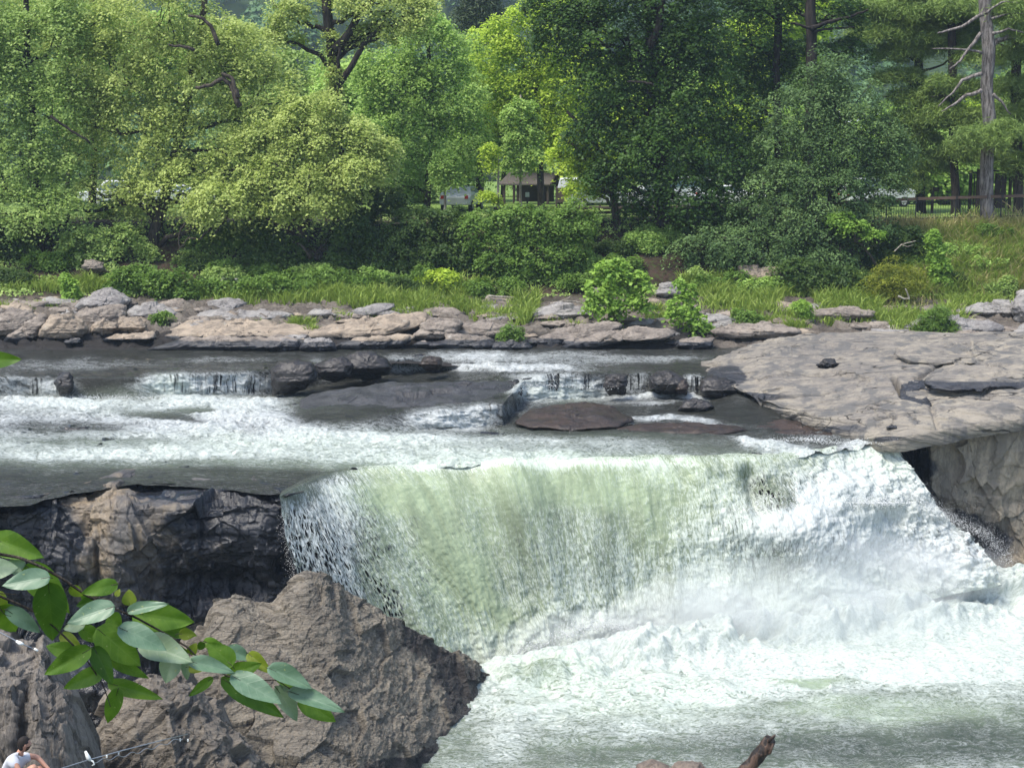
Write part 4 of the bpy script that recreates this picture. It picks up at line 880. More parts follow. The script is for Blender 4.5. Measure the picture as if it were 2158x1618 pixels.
fb = [[(186,1570,31.2),(196,1525,31.2),(222,1470,31.3),(262,1425,31.5),(312,1402,31.8),(345,1420,31.6),(372,1412,31.8),(400,1432,31.6),(450,1490,31.4),(505,1560,31.2),(570,1640,31.0)],
      [(190,1600,30.4),(205,1560,30.2),(235,1510,30.1),(275,1470,30.2),(318,1450,30.4),(345,1462,30.1),(385,1455,30.5),(420,1490,30.2),(470,1545,30.2),(525,1610,30.2),(590,1690,30.2)],
      [(192,1640,29.9),(215,1620,29.5),(250,1590,29.3),(290,1560,29.2),(330,1540,29.4),(360,1550,29.0),(405,1540,29.6),(445,1570,29.4),(495,1620,29.4),(550,1680,29.4),(610,1760,29.4)],
      [(195,1760,29.3),(225,1740,28.8),(260,1720,28.5),(300,1700,28.4),(345,1690,28.5),(380,1690,28.3),(430,1690,28.7),(475,1710,28.6),(520,1740,28.6),(575,1790,28.6),(635,1850,28.6)]]
def planks(P):
    a = P[..., 0] * .72 + P[..., 2] * .70; b = -P[..., 0] * .70 + P[..., 2] * .72
    Q = np.stack([a * .45, b * 2.0, P[..., 1] * 1.2], -1) + .2 * fbm(P * .8, 3, 431)[..., None]
    return facets(Q * .8, 430, 1.2) * .26 + facets(Q * 2.2, 432, 1.2) * .12 + facets(Q * 5, 434, 1.1) * .04 + .03 * fbm(P * 6, 4, 433)
patch('boulder', 'dark grey plank like block of rock in front of the huge boulder', 'boulder', fb, 240, 330, M['block'], planks, top=1.5, down=3.5, smooth=False)
fo = [[(-140,1322,27.0),(-60,1326,27.0),(0,1328,27.1),(50,1338,27.3),(78,1350,27.3),(92,1336,27.2),(103,1352,27.2),(112,1400,27.1),(138,1452,26.8),(160,1510,26.6),(176,1585,26.4),(182,1660,26.2)],
      [(-140,1400,25.9),(-60,1404,25.9),(0,1408,25.9),(46,1412,26.0),(68,1412,26.1),(80,1420,26.0),(92,1450,25.8),(100,1470,25.7),(118,1500,25.5),(136,1550,25.4),(150,1620,25.3),(160,1690,25.2)],
      [(-140,1450,25.6),(-60,1450,25.6),(0,1446,25.5),(40,1440,25.6),(60,1440,25.9),(64,1450,25.6),(72,1480,25.3),(84,1520,25.1),(96,1570,25.0),(112,1620,24.9),(126,1680,24.8),(140,1750,24.7)],
      [(-140,1560,25.4),(-60,1560,25.3),(-10,1555,25.2),(24,1545,25.2),(44,1540,25.5),(56,1550,25.2),(66,1570,24.9),(78,1600,24.7),(90,1640,24.6),(104,1690,24.5),(120,1750,24.4),(134,1820,24.3)],
      [(-140,1780,24.9),(-60,1780,24.8),(-20,1780,24.7),(10,1780,24.7),(34,1780,24.8),(50,1780,24.6),(62,1790,24.3),(74,1800,24.1),(86,1830,24.0),(100,1860,23.9),(116,1890,23.8),(130,1930,23.7)]]
def upright(P):
    Q = P * np.array([1.5, 1.2, .38]); Q[..., 0] += P[..., 2] * .3
    Q = Q + .25 * np.stack([fbm(P * .9, 3, 451), fbm(P * .9, 3, 452), fbm(P * .9, 3, 453)], -1)
    return facets(Q * 1.1, 450, 1.3) * .30 + facets(Q * 3.0, 455, 1.2) * .09 + facets(Q * 7, 456, 1.1) * .03 + .025 * fbm(P * 7, 4, 454)
patch('outcrop', 'upright grey brown outcrop in the lower left corner', 'rock outcrop', fo, 260, 260, M['outcrop'], upright, top=1.6, down=4.5, smooth=False)
rock([(-260,1640),(-60,1628),(60,1626),(140,1634),(200,1660),(220,1760),(100,1800),(-200,1790)], 21.0, 1.2, M['outcrop_tan'], 'low ledge of rock the sitting man rests on', 470, 1.0, amp=.06, s=.8, name='rock_ledge', cat='rock')
rock([(1330,1640),(1350,1612),(1374,1604),(1400,1611),(1420,1625),(1420,1680),(1350,1690)], 26.5, .5, M['outcrop_tan'], 'brown pointed stone at the bottom edge, left of the driftwood', 475, .5, amp=.07, s=.6)
rock([(1415,1640),(1420,1608),(1432,1604),(1474,1609),(1490,1630),(1500,1680),(1420,1690)], 26.2, .5, M['outcrop_tan'], 'flat topped brown stone at the bottom edge beside the driftwood', 477, .5, amp=.07, s=.6)

# ------------------------------------------------------------------ foliage
def leaves(C, Nn, Ln, Wd, R_, rnd, spread=.55):
    """one folded-flat rhombic leaf per row of C, facing about Nn"""
    n = len(C)
    Nn = Nn + R_.normal(0, spread, (n, 3)); Nn /= np.linalg.norm(Nn, axis=1, keepdims=True)
    T = R_.normal(0, 1, (n, 3)); T[:, 2] -= .5; T -= (T * Nn).sum(1, keepdims=True) * Nn; T /= np.linalg.norm(T, axis=1, keepdims=True)
    S_ = np.cross(Nn, T); k = R_.uniform(.65, 1.25, (n, 1))
    L_, W_ = Ln * k * .5, Wd * k * .5
    V = np.stack([C - T * L_, C + S_ * W_ - T * L_ * .15, C + T * L_, C - S_ * W_ - T * L_ * .15], 1).reshape(-1, 3)
    return V, np.arange(n * 4).reshape(-1, 4), np.repeat(rnd, 4)
def crown_pts(blobs, D, dens, cr, R_, flat=.35, droop=.35, rdk=.8, per=70, updir=.9, front=.55):
    Cs, Ns, rn, cents = [], [], [], []
    for b in blobs:
        u, v, ru, rv = b[:4]; dD = b[4] if len(b) > 4 else 0
        c = pd(u, v, D + dD); k = (D + dD) / F; rx, rz = ru * k, rv * k; ry = rdk * (rx + rz) / 2
        area = 4 * math.pi * ((rx * rz) ** 1.6 + (rx * ry) ** 1.6 + (ry * rz) ** 1.6) ** (1 / 1.6) / 3 ** (1 / 1.6)
        m = max(5, int(dens * area / (cr * cr)))
        d = R_.normal(0, 1, (m, 3)); d /= np.linalg.norm(d, axis=1, keepdims=True)
        sw = (d[:, 1] > .25) & (R_.random(m) < front); d[sw, 1] *= -1
        lo = (d[:, 2] < -.45) & (R_.random(m) < .5); d[lo, 2] *= -1
        r = .5 + .6 * R_.random(m) ** .55; r *= 1 + .38 * fbm(d * 2.1 + u * .01, 3, 7)
        cc = c + d * r[:, None] * np.array([rx, ry, rz]); cents.append(cc)
        cn = d * .55 + np.array([0, -.12, updir]); cn /= np.linalg.norm(cn, axis=1, keepdims=True)
        sc = R_.uniform(.6, 1.35, m) * cr
        K = per; g = R_.normal(0, .5, (m, K, 3)); g[..., 2] *= flat
        a = np.cross(cn, np.array([.3, 1, .2])); a /= np.linalg.norm(a, axis=1, keepdims=True); bb = np.cross(cn, a)
        loc = g[..., :1] * a[:, None] + g[..., 1:2] * bb[:, None] + (g[..., 2:3] - droop * (g[..., :1] ** 2 + g[..., 1:2] ** 2)) * cn[:, None]
        P = cc[:, None] + loc * sc[:, None, None]
        Cs.append(P.reshape(-1, 3)); Ns.append(np.repeat(cn, K, 0))
        q = .66 * R_.random(m)[:, None] + .34 * R_.random((m, K)); rn.append(q.ravel())
    return np.vstack(Cs), np.vstack(Ns), np.concatenate(rn), cents
def tree(name, label, cat, trunk, D, r0, r1, blobs, mat, seed, dens=1.0, leaf=(.18, .105), cr=.75, bark=None, per=95, group=None, flat=.35, droop=.5, extra=(), limbs=True, ground=True, spread=.42, rdk=.8, updir=.9, front=.55, tw=3):
    R_ = np.random.default_rng(seed)
    C, Nn, rn, cents = crown_pts(blobs, D, dens, cr, R_, flat, droop, rdk, per, updir, front)
    tp = [pd(u, v, D) for (u, v) in trunk]; k = D / F
    if ground:
        b = tp[0].copy(); g = gpoint(trunk[0][0], trunk[0][1] + 4)[0]
        b[2] = min(b[2], g[2] if abs(g[1] - D) < 3 else b[2]) - .25; tp = [b] + tp
    tp = np.array(tp); n = max(6, len(tp) * 4)
    s = np.linspace(0, len(tp) - 1, n); T = np.stack([np.interp(s, np.arange(len(tp)), tp[:, j]) for j in range(3)], -1)
    T[1:-1] += .05 * k * r0 * 4 * np.stack([vnoise(np.stack([s[1:-1] * 1.2, 0 * s[1:-1] + seed, 0 * s[1:-1] + j], -1)) for j in range(3)], -1)
    rad = np.interp(np.linspace(0, 1, n), [0, .06, 1], [r0 * 1.5, r0, r1]) * k
    root = empty(name, tp[0]); tag(root, label, cat, group)
    mb = MB(); mb.tube(T - tp[0], rad, 10, wob=.12, seed=seed)
    if limbs:
        for b, cc in zip(blobs, cents):
            c = pd(b[0], b[1] + b[3] * .35, D + (b[4] if len(b) > 4 else 0))
            dz = c[2] - T[:, 2]; ok = np.where(dz > 0)[0]
            i = ok[np.argmin(np.linalg.norm(T[ok] - c, axis=1) + .6 * np.abs(dz[ok] - .5 * np.linalg.norm((T[ok] - c)[:, :2], axis=1)))] if len(ok) else 0
            a = T[i]; L_ = np.linalg.norm(c - a)
            if L_ < .5: pts_ = np.array([a, c])
            t = np.linspace(0, 1, 7)[:, None]; pts_ = a * (1 - t) + c * t; pts_[:, 2] += np.sin(t[:, 0] * math.pi) * L_ * .08
            pts_[1:-1] += R_.normal(0, .04 * L_, (5, 3)); rr = min(rad[i] * .6, .16) 
            mb.tube(pts_ - tp[0], np.linspace(rr, rr * .45, 7), 6)
            for q in cc[R_.permutation(len(cc))[:tw + len(cc) // 22]]:
                s0 = pts_[R_.integers(3, 7)]; m_ = (s0 + q) / 2 + R_.normal(0, .12, 3); mb.tube(np.array([s0, m_, q]) - tp[0], [rr * .4, rr * .25, .012], 5)
    for e in extra:  # limbs seen in the photograph
        pts_ = np.array([pd(u, v, D + e[2]) for (u, v) in e[0]]); m_ = len(pts_) * 3; s = np.linspace(0, len(pts_) - 1, m_)
        pts_ = np.stack([np.interp(s, np.arange(len(pts_)), pts_[:, j]) for j in range(3)], -1) + R_.normal(0, .02, (m_, 3))
        mb.tube(pts_ - tp[0], np.linspace(e[1][0], e[1][1], m_) * k, 7)
    mb.build('trunk', bark or M['bark'], root, True)
    V, Fc, rr = leaves(C - tp[0], Nn, leaf[0], leaf[1], R_, rn, spread)
    link('crown', mesh('crown', V, Fc, mat, {'rnd': rr}), root)
    return root
T_ = tree
# --- large trees on the bank, from left to right
T_('silver_maple_tree', 'big pale green maple with a leaning pale trunk, third tree from the left', 'tree', [(318,560),(322,505),(345,430),(368,330),(398,200),(425,60),(440,-70)], 73.5, 15, 5,
   [(330,40,150,100),(240,150,110,80),(400,140,130,90),(500,120,90,80),(560,210,90,80),(300,250,110,60),(430,290,130,80),(330,350,100,55),(420,390,120,60,-1),(520,330,90,60,-1),(300,410,55,40),(480,440,90,40,-1.2),(200,230,60,70,.5),(600,300,60,50),(250,390,44,22,-1),(195,392,40,20,-1)], L['willowy'], 1, dens=.72, cr=.8, bark=M['bark'], droop=.7,
   extra=[([(460,95),(445,55),(425,38),(395,32)],(4.5,2.5),-3.2),([(505,225),(490,185),(470,165),(440,182),(412,186)],(6,3),-3.4),([(503,205),(487,165),(465,155)],(5,3),-3.5),([(410,105),(385,98),(355,95)],(3.5,2),-3.3),([(445,480),(420,505),(395,502),(375,528)],(2.4,1),-2.5),([(390,470),(375,500),(378,525)],(2.4,1),-2.4),([(480,455),(455,490),(450,500)],(2,1),-2.6)])
T_('broadleaf_tree', 'tall mid green tree at the left edge with a dark lower trunk', 'tree', [(98,590),(86,530),(80,450),(75,300),(60,120),(55,-60)], 73.0, 11, 5,
   [(60,90,120,90),(0,200,90,90),(110,220,100,80),(40,330,100,70),(140,340,80,60),(40,440,110,50,-1),(-60,330,60,110),(-60,60,80,100),(150,60,70,80),(120,430,60,36,-1),(250,425,50,26,1)], L['mid'], 2, dens=.72, cr=.75, bark=M['bark_dark'], extra=[([(105,245),(150,275),(190,300)],(3,2),-3.2)])
T_('broadleaf_tree', 'pale green tree crown at upper left, its top cut by the frame', 'tree', [(190,570),(195,440),(200,250),(190,0),(190,-80)], 79.0, 10, 5,
   [(180,20,120,70),(170,130,90,70),(220,60,80,60),(210,300,80,60),(-20,20,70,80)], L['willowy'], 3, dens=.75, cr=.85)
T_('silver_maple_tree', 'spreading pale maple with a thick trunk leaning left, over the left of the grassy shore', 'tree', [(668,552),(650,520),(628,478),(608,430),(600,350),(640,260)], 72.0, 20, 7,
   [(650,250,90,50),(720,300,90,60),(640,330,100,60),(740,370,80,45,-1),(640,400,110,50,-1),(560,380,70,50,-1),(690,430,50,28,-1.4),(590,440,60,26,-1.3),(560,300,60,50),(790,330,50,50),(470,425,80,36,-1.4)], L['willowy'], 4, dens=.78, cr=.62, bark=M['bark'], droop=.6, extra=[([(600,395),(590,360),(575,340)],(6,3),-1.5),([(665,545),(690,500),(705,470)],(8,4),.2),([(655,545),(640,520),(620,510)],(4,2),-1.0)])
T_('ivy_clad_tree', 'tall dark forked trunk with climbing leaves, standing above the pale maples', 'tree', [(706,440),(703,300),(702,225),(704,160),(702,100),(692,40),(688,-70)], 79.0, 15, 9,
   [(780,10,90,36),(850,50,60,26),(620,30,60,36),(800,70,70,24),(600,80,50,28),(700,200,22,30,-.4),(704,150,16,40,-.4),(698,90,14,30,-.3),(880,15,50,30)], L['willowy'], 5, dens=.62, cr=.6, bark=M['bark_dark'], limbs=True,
   extra=[([(704,105),(735,72),(755,30),(790,-5),(800,-50)],(9,6),-.5),([(708,190),(740,140),(765,95),(800,60),(812,45)],(7,4),-.6),([(716,200),(712,150),(716,100)],(5,3),-.7)])
T_('broadleaf_tree', 'fresh green rounded tree right of the forked dark trunk', 'tree', [(900,440),(905,320),(908,180),(900,60)], 84.0, 9, 4,
   [(900,110,80,80),(830,170,80,70),(880,220,90,70),(960,190,80,70),(800,260,70,60),(870,310,100,60),(960,300,80,60),(780,160,50,50),(840,380,60,44),(910,60,44,40)], L['fresh'], 6, dens=.66, cr=.75, leaf=(.19, .115))
T_('broadleaf_tree', 'fresh green tree behind the shelter, left of the yellow green crown', 'tree', [(1010,430),(1010,300),(1005,150)], 90.0, 8, 4,
   [(1010,140,60,70),(1030,220,70,70),(1000,300,80,60),(1040,290,50,40),(960,370,50,40)], L['fresh'], 7, dens=.66, cr=.75, leaf=(.20, .12))
T_('broadleaf_tree', 'bright yellow green tree left of the dark maples', 'tree', [(1140,440),(1140,300),(1130,150),(1130,-20)], 87.0, 9, 4,
   [(1060,90,70,60),(1130,70,90,70),(1190,110,80,70),(1080,170,80,50),(1160,200,80,60),(1110,250,80,50),(1200,260,70,60),(1220,40,60,60),(1060,215,50,50),(1150,295,60,36)], L['yellow'], 8, dens=.62, cr=.75, leaf=(.20, .115))
T_('leaning_tree', 'slender tree leaning left from the bank with sparse bright sprays', 'tree', [(1306,565),(1303,500),(1290,410),(1296,372),(1270,330),(1225,265),(1195,235)], 74.2, 10, 3,
   [(1215,350,40,22),(1230,395,44,22),(1165,330,28,14),(1250,345,50,30),(1215,290,40,26),(1260,390,50,24),(1330,520,40,16,-.8),(1300,545,34,14,-.8)], L['yellow'], 9, dens=.55, cr=.5, extra=[([(1290,410),(1262,395),(1240,352),(1215,312),(1180,285)],(6,2.5),-.6),([(1283,318),(1258,290),(1235,272)],(3.5,2),-.8)], bark=M['bark'])
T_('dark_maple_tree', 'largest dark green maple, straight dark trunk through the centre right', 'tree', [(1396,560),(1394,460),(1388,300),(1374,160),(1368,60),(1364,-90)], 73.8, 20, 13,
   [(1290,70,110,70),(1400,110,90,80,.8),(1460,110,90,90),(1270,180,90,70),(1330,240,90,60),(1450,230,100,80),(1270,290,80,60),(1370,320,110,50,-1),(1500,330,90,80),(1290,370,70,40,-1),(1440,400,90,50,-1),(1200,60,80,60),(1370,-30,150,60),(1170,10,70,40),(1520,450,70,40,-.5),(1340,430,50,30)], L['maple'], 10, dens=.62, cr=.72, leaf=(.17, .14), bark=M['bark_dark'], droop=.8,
   extra=[([(1366,100),(1388,60),(1395,10),(1400,-60)],(9,7),-1.0),([(1376,180),(1350,172),(1322,172)],(3,2),-1.5)])
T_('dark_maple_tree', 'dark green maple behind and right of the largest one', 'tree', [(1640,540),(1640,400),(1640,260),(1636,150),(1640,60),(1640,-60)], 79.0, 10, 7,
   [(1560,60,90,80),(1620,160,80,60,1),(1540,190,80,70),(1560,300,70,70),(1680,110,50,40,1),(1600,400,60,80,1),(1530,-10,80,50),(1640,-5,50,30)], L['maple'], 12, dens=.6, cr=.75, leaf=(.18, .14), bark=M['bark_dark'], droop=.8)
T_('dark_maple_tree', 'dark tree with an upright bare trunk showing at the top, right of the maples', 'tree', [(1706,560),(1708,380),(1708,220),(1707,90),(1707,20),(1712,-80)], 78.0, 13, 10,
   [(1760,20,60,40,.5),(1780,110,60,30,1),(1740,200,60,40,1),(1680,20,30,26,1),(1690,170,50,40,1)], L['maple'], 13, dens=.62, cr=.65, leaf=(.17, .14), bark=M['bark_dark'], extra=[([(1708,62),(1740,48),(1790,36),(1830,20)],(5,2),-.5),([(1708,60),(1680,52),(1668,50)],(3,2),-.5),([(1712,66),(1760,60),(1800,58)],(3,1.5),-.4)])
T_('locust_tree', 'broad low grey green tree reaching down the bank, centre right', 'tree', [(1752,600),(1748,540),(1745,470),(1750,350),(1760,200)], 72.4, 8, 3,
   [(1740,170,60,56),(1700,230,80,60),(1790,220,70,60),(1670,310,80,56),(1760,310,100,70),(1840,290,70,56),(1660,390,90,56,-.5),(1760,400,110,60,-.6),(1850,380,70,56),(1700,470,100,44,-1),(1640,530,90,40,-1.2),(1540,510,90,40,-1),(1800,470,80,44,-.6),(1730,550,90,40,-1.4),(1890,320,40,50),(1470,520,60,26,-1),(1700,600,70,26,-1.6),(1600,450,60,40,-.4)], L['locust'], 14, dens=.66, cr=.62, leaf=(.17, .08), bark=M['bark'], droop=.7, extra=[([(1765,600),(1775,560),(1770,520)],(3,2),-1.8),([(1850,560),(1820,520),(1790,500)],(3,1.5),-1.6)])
# --- pines at the right
def pine(label, trunk, D, r0, r1, blobs, seed, dead=(), bark=None, name='pine_tree'):
    return tree(name, label, 'pine', trunk, D, r0, r1, blobs, L['pine'], seed, dens=1.25, leaf=(.30, .035), cr=.55, per=130, flat=.55, droop=.15, bark=bark or M['bark_dark'], extra=dead, spread=1.1, rdk=1.2, updir=1.0, tw=2)
pine('pine with a dark trunk and the widest plumes, nearest the grey green tree', [(1942,462),(1941,380),(1940,280),(1938,150),(1930,60),(1925,-60)], 82.0, 11, 8, [(1930,30,110,22),(1860,70,80,18),(1975,85,90,18),(1900,110,60,16),(2000,55,60,18),(1940,205,70,18),(1890,160,50,14),(1925,290,50,22),(1975,250,44,16),(1960,345,50,26),(1905,380,40,20),(1850,20,70,18),(1960,-10,100,18),(1925,250,60,16)], 21,
     [([(1937,205),(1905,160),(1880,168)],(2.5,1),-.6),([(1940,150),(1980,140),(2010,120)],(3,1.2),-.5),([(1940,190),(1900,200),(1860,205)],(2.5,1),-.4)])
pine('thin dark pine between the bulletin board and the widest pine', [(2013,482),(2012,380),(2010,260),(2008,120),(2004,-60)], 80.0, 10, 8, [(2040,250,56,20),(2050,190,44,16),(2070,300,60,26),(2030,320,40,20),(1990,180,40,16),(2050,120,50,18),(2020,20,70,20),(1985,240,44,14),(2100,30,60,18)], 22, [([(2010,205),(1990,200),(1960,205)],(2.5,1),-.5)])
pine('tallest pine with a thick pale grey trunk and bare dead limbs', [(2082,470),(2081,400),(2083,300),(2082,200),(2080,100),(2077,0),(2076,-80)], 74.6, 14.5, 12, [(2060,290,54,18,-1),(2110,275,40,16,-.6),(2120,20,50,16,.5),(2150,70,40,14,.5)], 23,
     [([(2072,30),(2030,55),(1985,68),(1975,70)],(4,1.2),-.5),([(2068,70),(2045,100),(2022,130),(2002,145)],(4.5,1.3),-.6),([(2072,112),(2030,104),(1965,102)],(3,1),-.5),([(2070,155),(2030,168),(2012,190),(1978,226)],(4.5,1.2),-.6),([(2070,192),(2030,205),(2005,225),(1984,236)],(4.5,1.2),-.7),([(2092,72),(2125,62),(2165,70)],(3.5,1.3),-.5),([(2092,200),(2110,215),(2130,242)],(4,1.3),-.6),([(2090,40),(2120,30),(2165,28)],(3,1),-.4),([(2076,30),(2110,5),(2150,5)],(3,1),-.4)], bark=M['bark_pine'])
pine('pine with a knotted trunk at the right edge of the photo', [(2146,470),(2144,380),(2140,250),(2143,120),(2140,-60)], 77.0, 11, 9, [(2150,180,60,20),(2120,240,50,18),(2160,280,60,22),(2130,120,50,16),(2170,340,60,26),(2110,330,30,18),(2170,60,60,20),(2230,200,60,60),(2230,60,60,60)], 24, [([(2140,110),(2115,95),(2096,90)],(3,1.2),-.5)], bark=M['bark'])
tree('spruce_tree', 'dark spruce top standing against the blue hill, above the fresh green trees', 'spruce', [(1015,440),(1015,200),(1015,-60)], 118.0, 6, 4, [(1015,-10,34,22),(1015,20,42,22),(1015,50,50,22),(1010,90,56,26),(1030,10,30,30),(985,35,28,30)], L['spruce'], 25, dens=1.0, leaf=(.45, .10), cr=.9, per=90, flat=.4, droop=.9, spread=.9)
# --- thin young trees on the plateau
for (u, vt, vb, D, bl_, lb) in [(938, 318, 436, 80.5, [(940,345,32,26),(952,380,26,20),(930,372,22,20)], 'young tree with a thin straight pale trunk, left of the shelter'),
                                (1097, 200, 425, 82.0, [(1096,250,40,40),(1100,300,40,34),(1090,345,34,20),(1120,330,26,14,-.5)], 'young tree with a thin trunk standing in front of the shelter'),
                                (1050, 330, 430, 79.5, [(1032,318,14,22),(1036,350,12,20),(1030,418,26,14)], 'bright young tree beside the left end of the shelter roof')]:
    T_('young_tree', lb, 'tree', [(u, vb), (u, (vb + vt) / 2), (u, vt)], D, 3.6, 1.5, bl_, L['yellow' if u == 1050 else 'fresh'], int(u), dens=.6, cr=.45, bark=M['bark_pale'], tw=1)
# --- trees further back that close the view
r3 = np.random.default_rng(77)
back_ = [(-80,150,'mid',96),(60,60,'mid',100),(140,200,'fresh',98),(330,120,'fresh',100),(520,300,'mid',95),(480,120,'willowy',99),(620,190,'mid',104),(760,230,'fresh',98),(900,260,'mid',102),(1060,250,'fresh',106),(1180,180,'yellow',100),(1300,300,'yellow',98),(1420,200,'fresh',102),(1530,270,'yellow',100),(1610,120,'yellow',108),(1680,60,'yellow',106),(1700,300,'fresh',98),(1800,320,'mid',104),(1890,300,'fresh',100),(1990,330,'fresh',98),(2060,260,'yellow',112),(2120,330,'fresh',98),(2200,250,'mid',104),(640,380,'mid',104),(860,385,'mid',106),(1150,370,'mid',122),(260,390,'mid',104),(60,400,'mid',104),(430,385,'mid',104),(1960,390,'fresh',104),(2090,390,'fresh',104)]
desc = {'mid': 'mid green', 'fresh': 'fresh green', 'yellow': 'sunlit yellow green', 'willowy': 'pale green'}
WH = [(0, 'beyond the left edge tree'), (110, 'behind the tall tree at the left edge'), (200, 'behind the upper left pale crown'), (300, 'left of the big leaning maple'), (400, 'just behind the big leaning maple'), (460, 'behind the middle of the big leaning maple'), (500, 'right of the big leaning maple'), (560, 'between the two pale maples'), (630, 'left of the forked dark trunk'), (700, 'under the forked dark trunk'), (800, 'just right of the forked dark trunk'), (880, 'behind the fresh green rounded tree'), (980, 'right of the fresh green rounded tree'), (1100, 'behind the shelter roof'), (1165, 'beyond the tan board'), (1250, 'left of the largest dark maple'), (1350, 'behind the left side of the largest dark maple'), (1460, 'behind the trunk of the largest dark maple'), (1560, 'between the dark maples'), (1650, 'behind the second dark maple'), (1690, 'above the broad grey green tree'), (1750, 'behind the left of the broad grey green tree'), (1830, 'behind the middle of the broad grey green tree'), (1920, 'behind the right of the broad grey green tree'), (1975, 'behind the widest pine'), (2030, 'behind the thin dark pine'), (2080, 'behind the tallest pine'), (2105, 'behind the dark bulletin board'), (2150, 'behind the pine at the right edge'), (9999, 'beyond the right edge pine')]
def where(u): return next(t for x, t in WH if u < x)
for k, (u, v, mt, D) in enumerate(back_):
    low = v > 350
    bl_ = [(u + r3.uniform(-50, 50), v + r3.uniform(-60, 70) * (.4 if low else 1), r3.uniform(60, 85), r3.uniform(44, 66) * (.7 if low else 1), r3.uniform(-2, 2)) for _ in range(4 if low else 7)]
    if 980 < u < 1260 and D < 115: bl_ = [(b[0], min(b[1], 345 - b[3]), *b[2:]) for b in bl_]
    T_('background_tree', f'{"low" if low else "tall"} {desc[mt]} tree {where(u)}', 'tree', [(u, 428), (u + 4, (v + 420) / 2), (u, v)], D, 6, 3, bl_, L[mt], 500 + k, dens=.55, cr=1.0, leaf=(.32, .2), per=60, group='trees closing the view across the river', tw=1)
# --- shrubs and undergrowth on the bank
def shrub(name, label, blobs, D, mat, seed, dens=.8, leaf=(.17, .10), cr=.42, per=60, group=None, cat='shrub', **k):
    u = float(np.mean([b[0] for b in blobs])); vb = max(b[1] + b[3] for b in blobs); vt = min(b[1] for b in blobs)
    return tree(name, label, cat, [(u, vb - 2), (u, (vb + vt) / 2), (u, vt)], D, 2.2, 1.0, blobs, mat, seed, dens=dens, leaf=leaf, cr=cr, per=per, group=group, tw=2, **k)
sh_, sd_ = L['shrub'], L['shrub_dark']
shrub('shrub', 'large bright green shrub mass below the shelter', [(1090,470,60,40),(1150,480,70,44),(1060,530,60,50),(1130,550,80,50),(1010,480,40,40),(1080,590,60,30),(1190,520,50,50),(1150,600,50,22),(1210,470,50,40)], 71.2, sh_, 31, dens=.75)
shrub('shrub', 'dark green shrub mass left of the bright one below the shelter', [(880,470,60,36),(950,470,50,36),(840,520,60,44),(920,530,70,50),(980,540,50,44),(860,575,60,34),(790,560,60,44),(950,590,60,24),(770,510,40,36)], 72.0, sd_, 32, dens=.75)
shrub('shrub', 'shrub with upright yellow sprays at the foot of the dark mass', [(930,590,40,22),(960,600,30,20),(900,600,30,18),(1000,610,34,16)], 70.2, L['yellow'], 33, dens=.7, cr=.35)
shrub('shrub', 'rounded green shrub behind the domed boulder', [(270,590,44,30),(300,580,44,24),(250,612,30,20)], 69.3, sh_, 34)
shrub('shrub', 'bright green shrub right of the domed boulder', [(370,600,44,30),(345,610,30,26),(390,620,30,18),(330,590,20,22)], 68.6, sh_, 35)
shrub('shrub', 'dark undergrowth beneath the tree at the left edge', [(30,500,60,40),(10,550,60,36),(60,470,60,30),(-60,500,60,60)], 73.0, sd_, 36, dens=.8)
shrub('shrub', 'leafy thicket hiding the lower half of the white pickup', [(250,445,50,20),(300,448,40,18),(215,446,34,20)], 78.5, L['mid'], 53, dens=.75)
shrub('shrub', 'green thicket between the two left tree trunks', [(190,510,60,34),(230,540,50,34),(160,550,50,30),(260,500,40,30),(200,570,50,22)], 72.4, L['mid'], 37, dens=.75)
shrub('shrub', 'bright low thicket right of the pale leaning trunk', [(470,500,60,30),(520,520,50,30),(440,530,50,30),(540,480,50,26)], 73.4, sh_, 38, dens=.7)
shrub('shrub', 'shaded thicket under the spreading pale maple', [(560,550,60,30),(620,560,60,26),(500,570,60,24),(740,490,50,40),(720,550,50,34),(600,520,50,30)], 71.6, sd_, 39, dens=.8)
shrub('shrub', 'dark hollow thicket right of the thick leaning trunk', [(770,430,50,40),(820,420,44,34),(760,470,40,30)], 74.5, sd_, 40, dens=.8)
shrub('shrub', 'olive yellow rounded bush at the foot of the right bank', [(1880,580,50,34),(1850,600,30,22),(1920,592,36,26),(1885,612,46,16)], 68.4, L['olive'], 41, dens=.9, leaf=(.13, .05))
shrub('shrub', 'feathery green willow clump among the right shore rocks', [(1970,670,30,22),(1990,690,30,16),(1945,690,24,14),(1985,655,16,14)], 63.6, sh_, 42, dens=1.0, leaf=(.16, .035), cr=.3)
shrub('shrub', 'fern like green clump growing from the rock at the water', [(1078,696,20,13),(1090,706,18,9),(1062,704,14,9)], 61.8, sh_, 43, dens=1.0, cr=.28, leaf=(.13, .06))
shrub('shrub', 'dark leafy bush at the foot of the broad grey green tree', [(1720,590,60,26),(1780,585,50,26),(1690,570,50,26)], 69.6, sd_, 44, dens=.8)
shrub('shrub', 'creeping dark green cover on the bank below the fence', [(1900,500,50,26),(1870,540,50,26),(1930,530,40,22),(1840,580,40,20)], 72.2, sd_, 45, dens=.8, cr=.3)
shrub('shrub', 'bright yellow green stem of leaves on the right bank', [(1966,500,12,20),(1972,530,16,20),(1980,560,22,18),(1985,590,24,18)], 70.2, L['sapling'], 46, dens=1.0, cr=.25)
shrub('shrub', 'bright green sprig leaning from the broad grey green tree', [(1770,460,26,12),(1800,475,34,12),(1835,492,26,9)], 70.4, L['sapling'], 47, dens=.8, cr=.3)
shrub('shrub', 'low green bush by the water in the left of the grass strip', [(560,600,60,22),(500,610,50,18),(620,610,50,18),(450,600,30,18)], 69.0, sh_, 48, dens=.6)
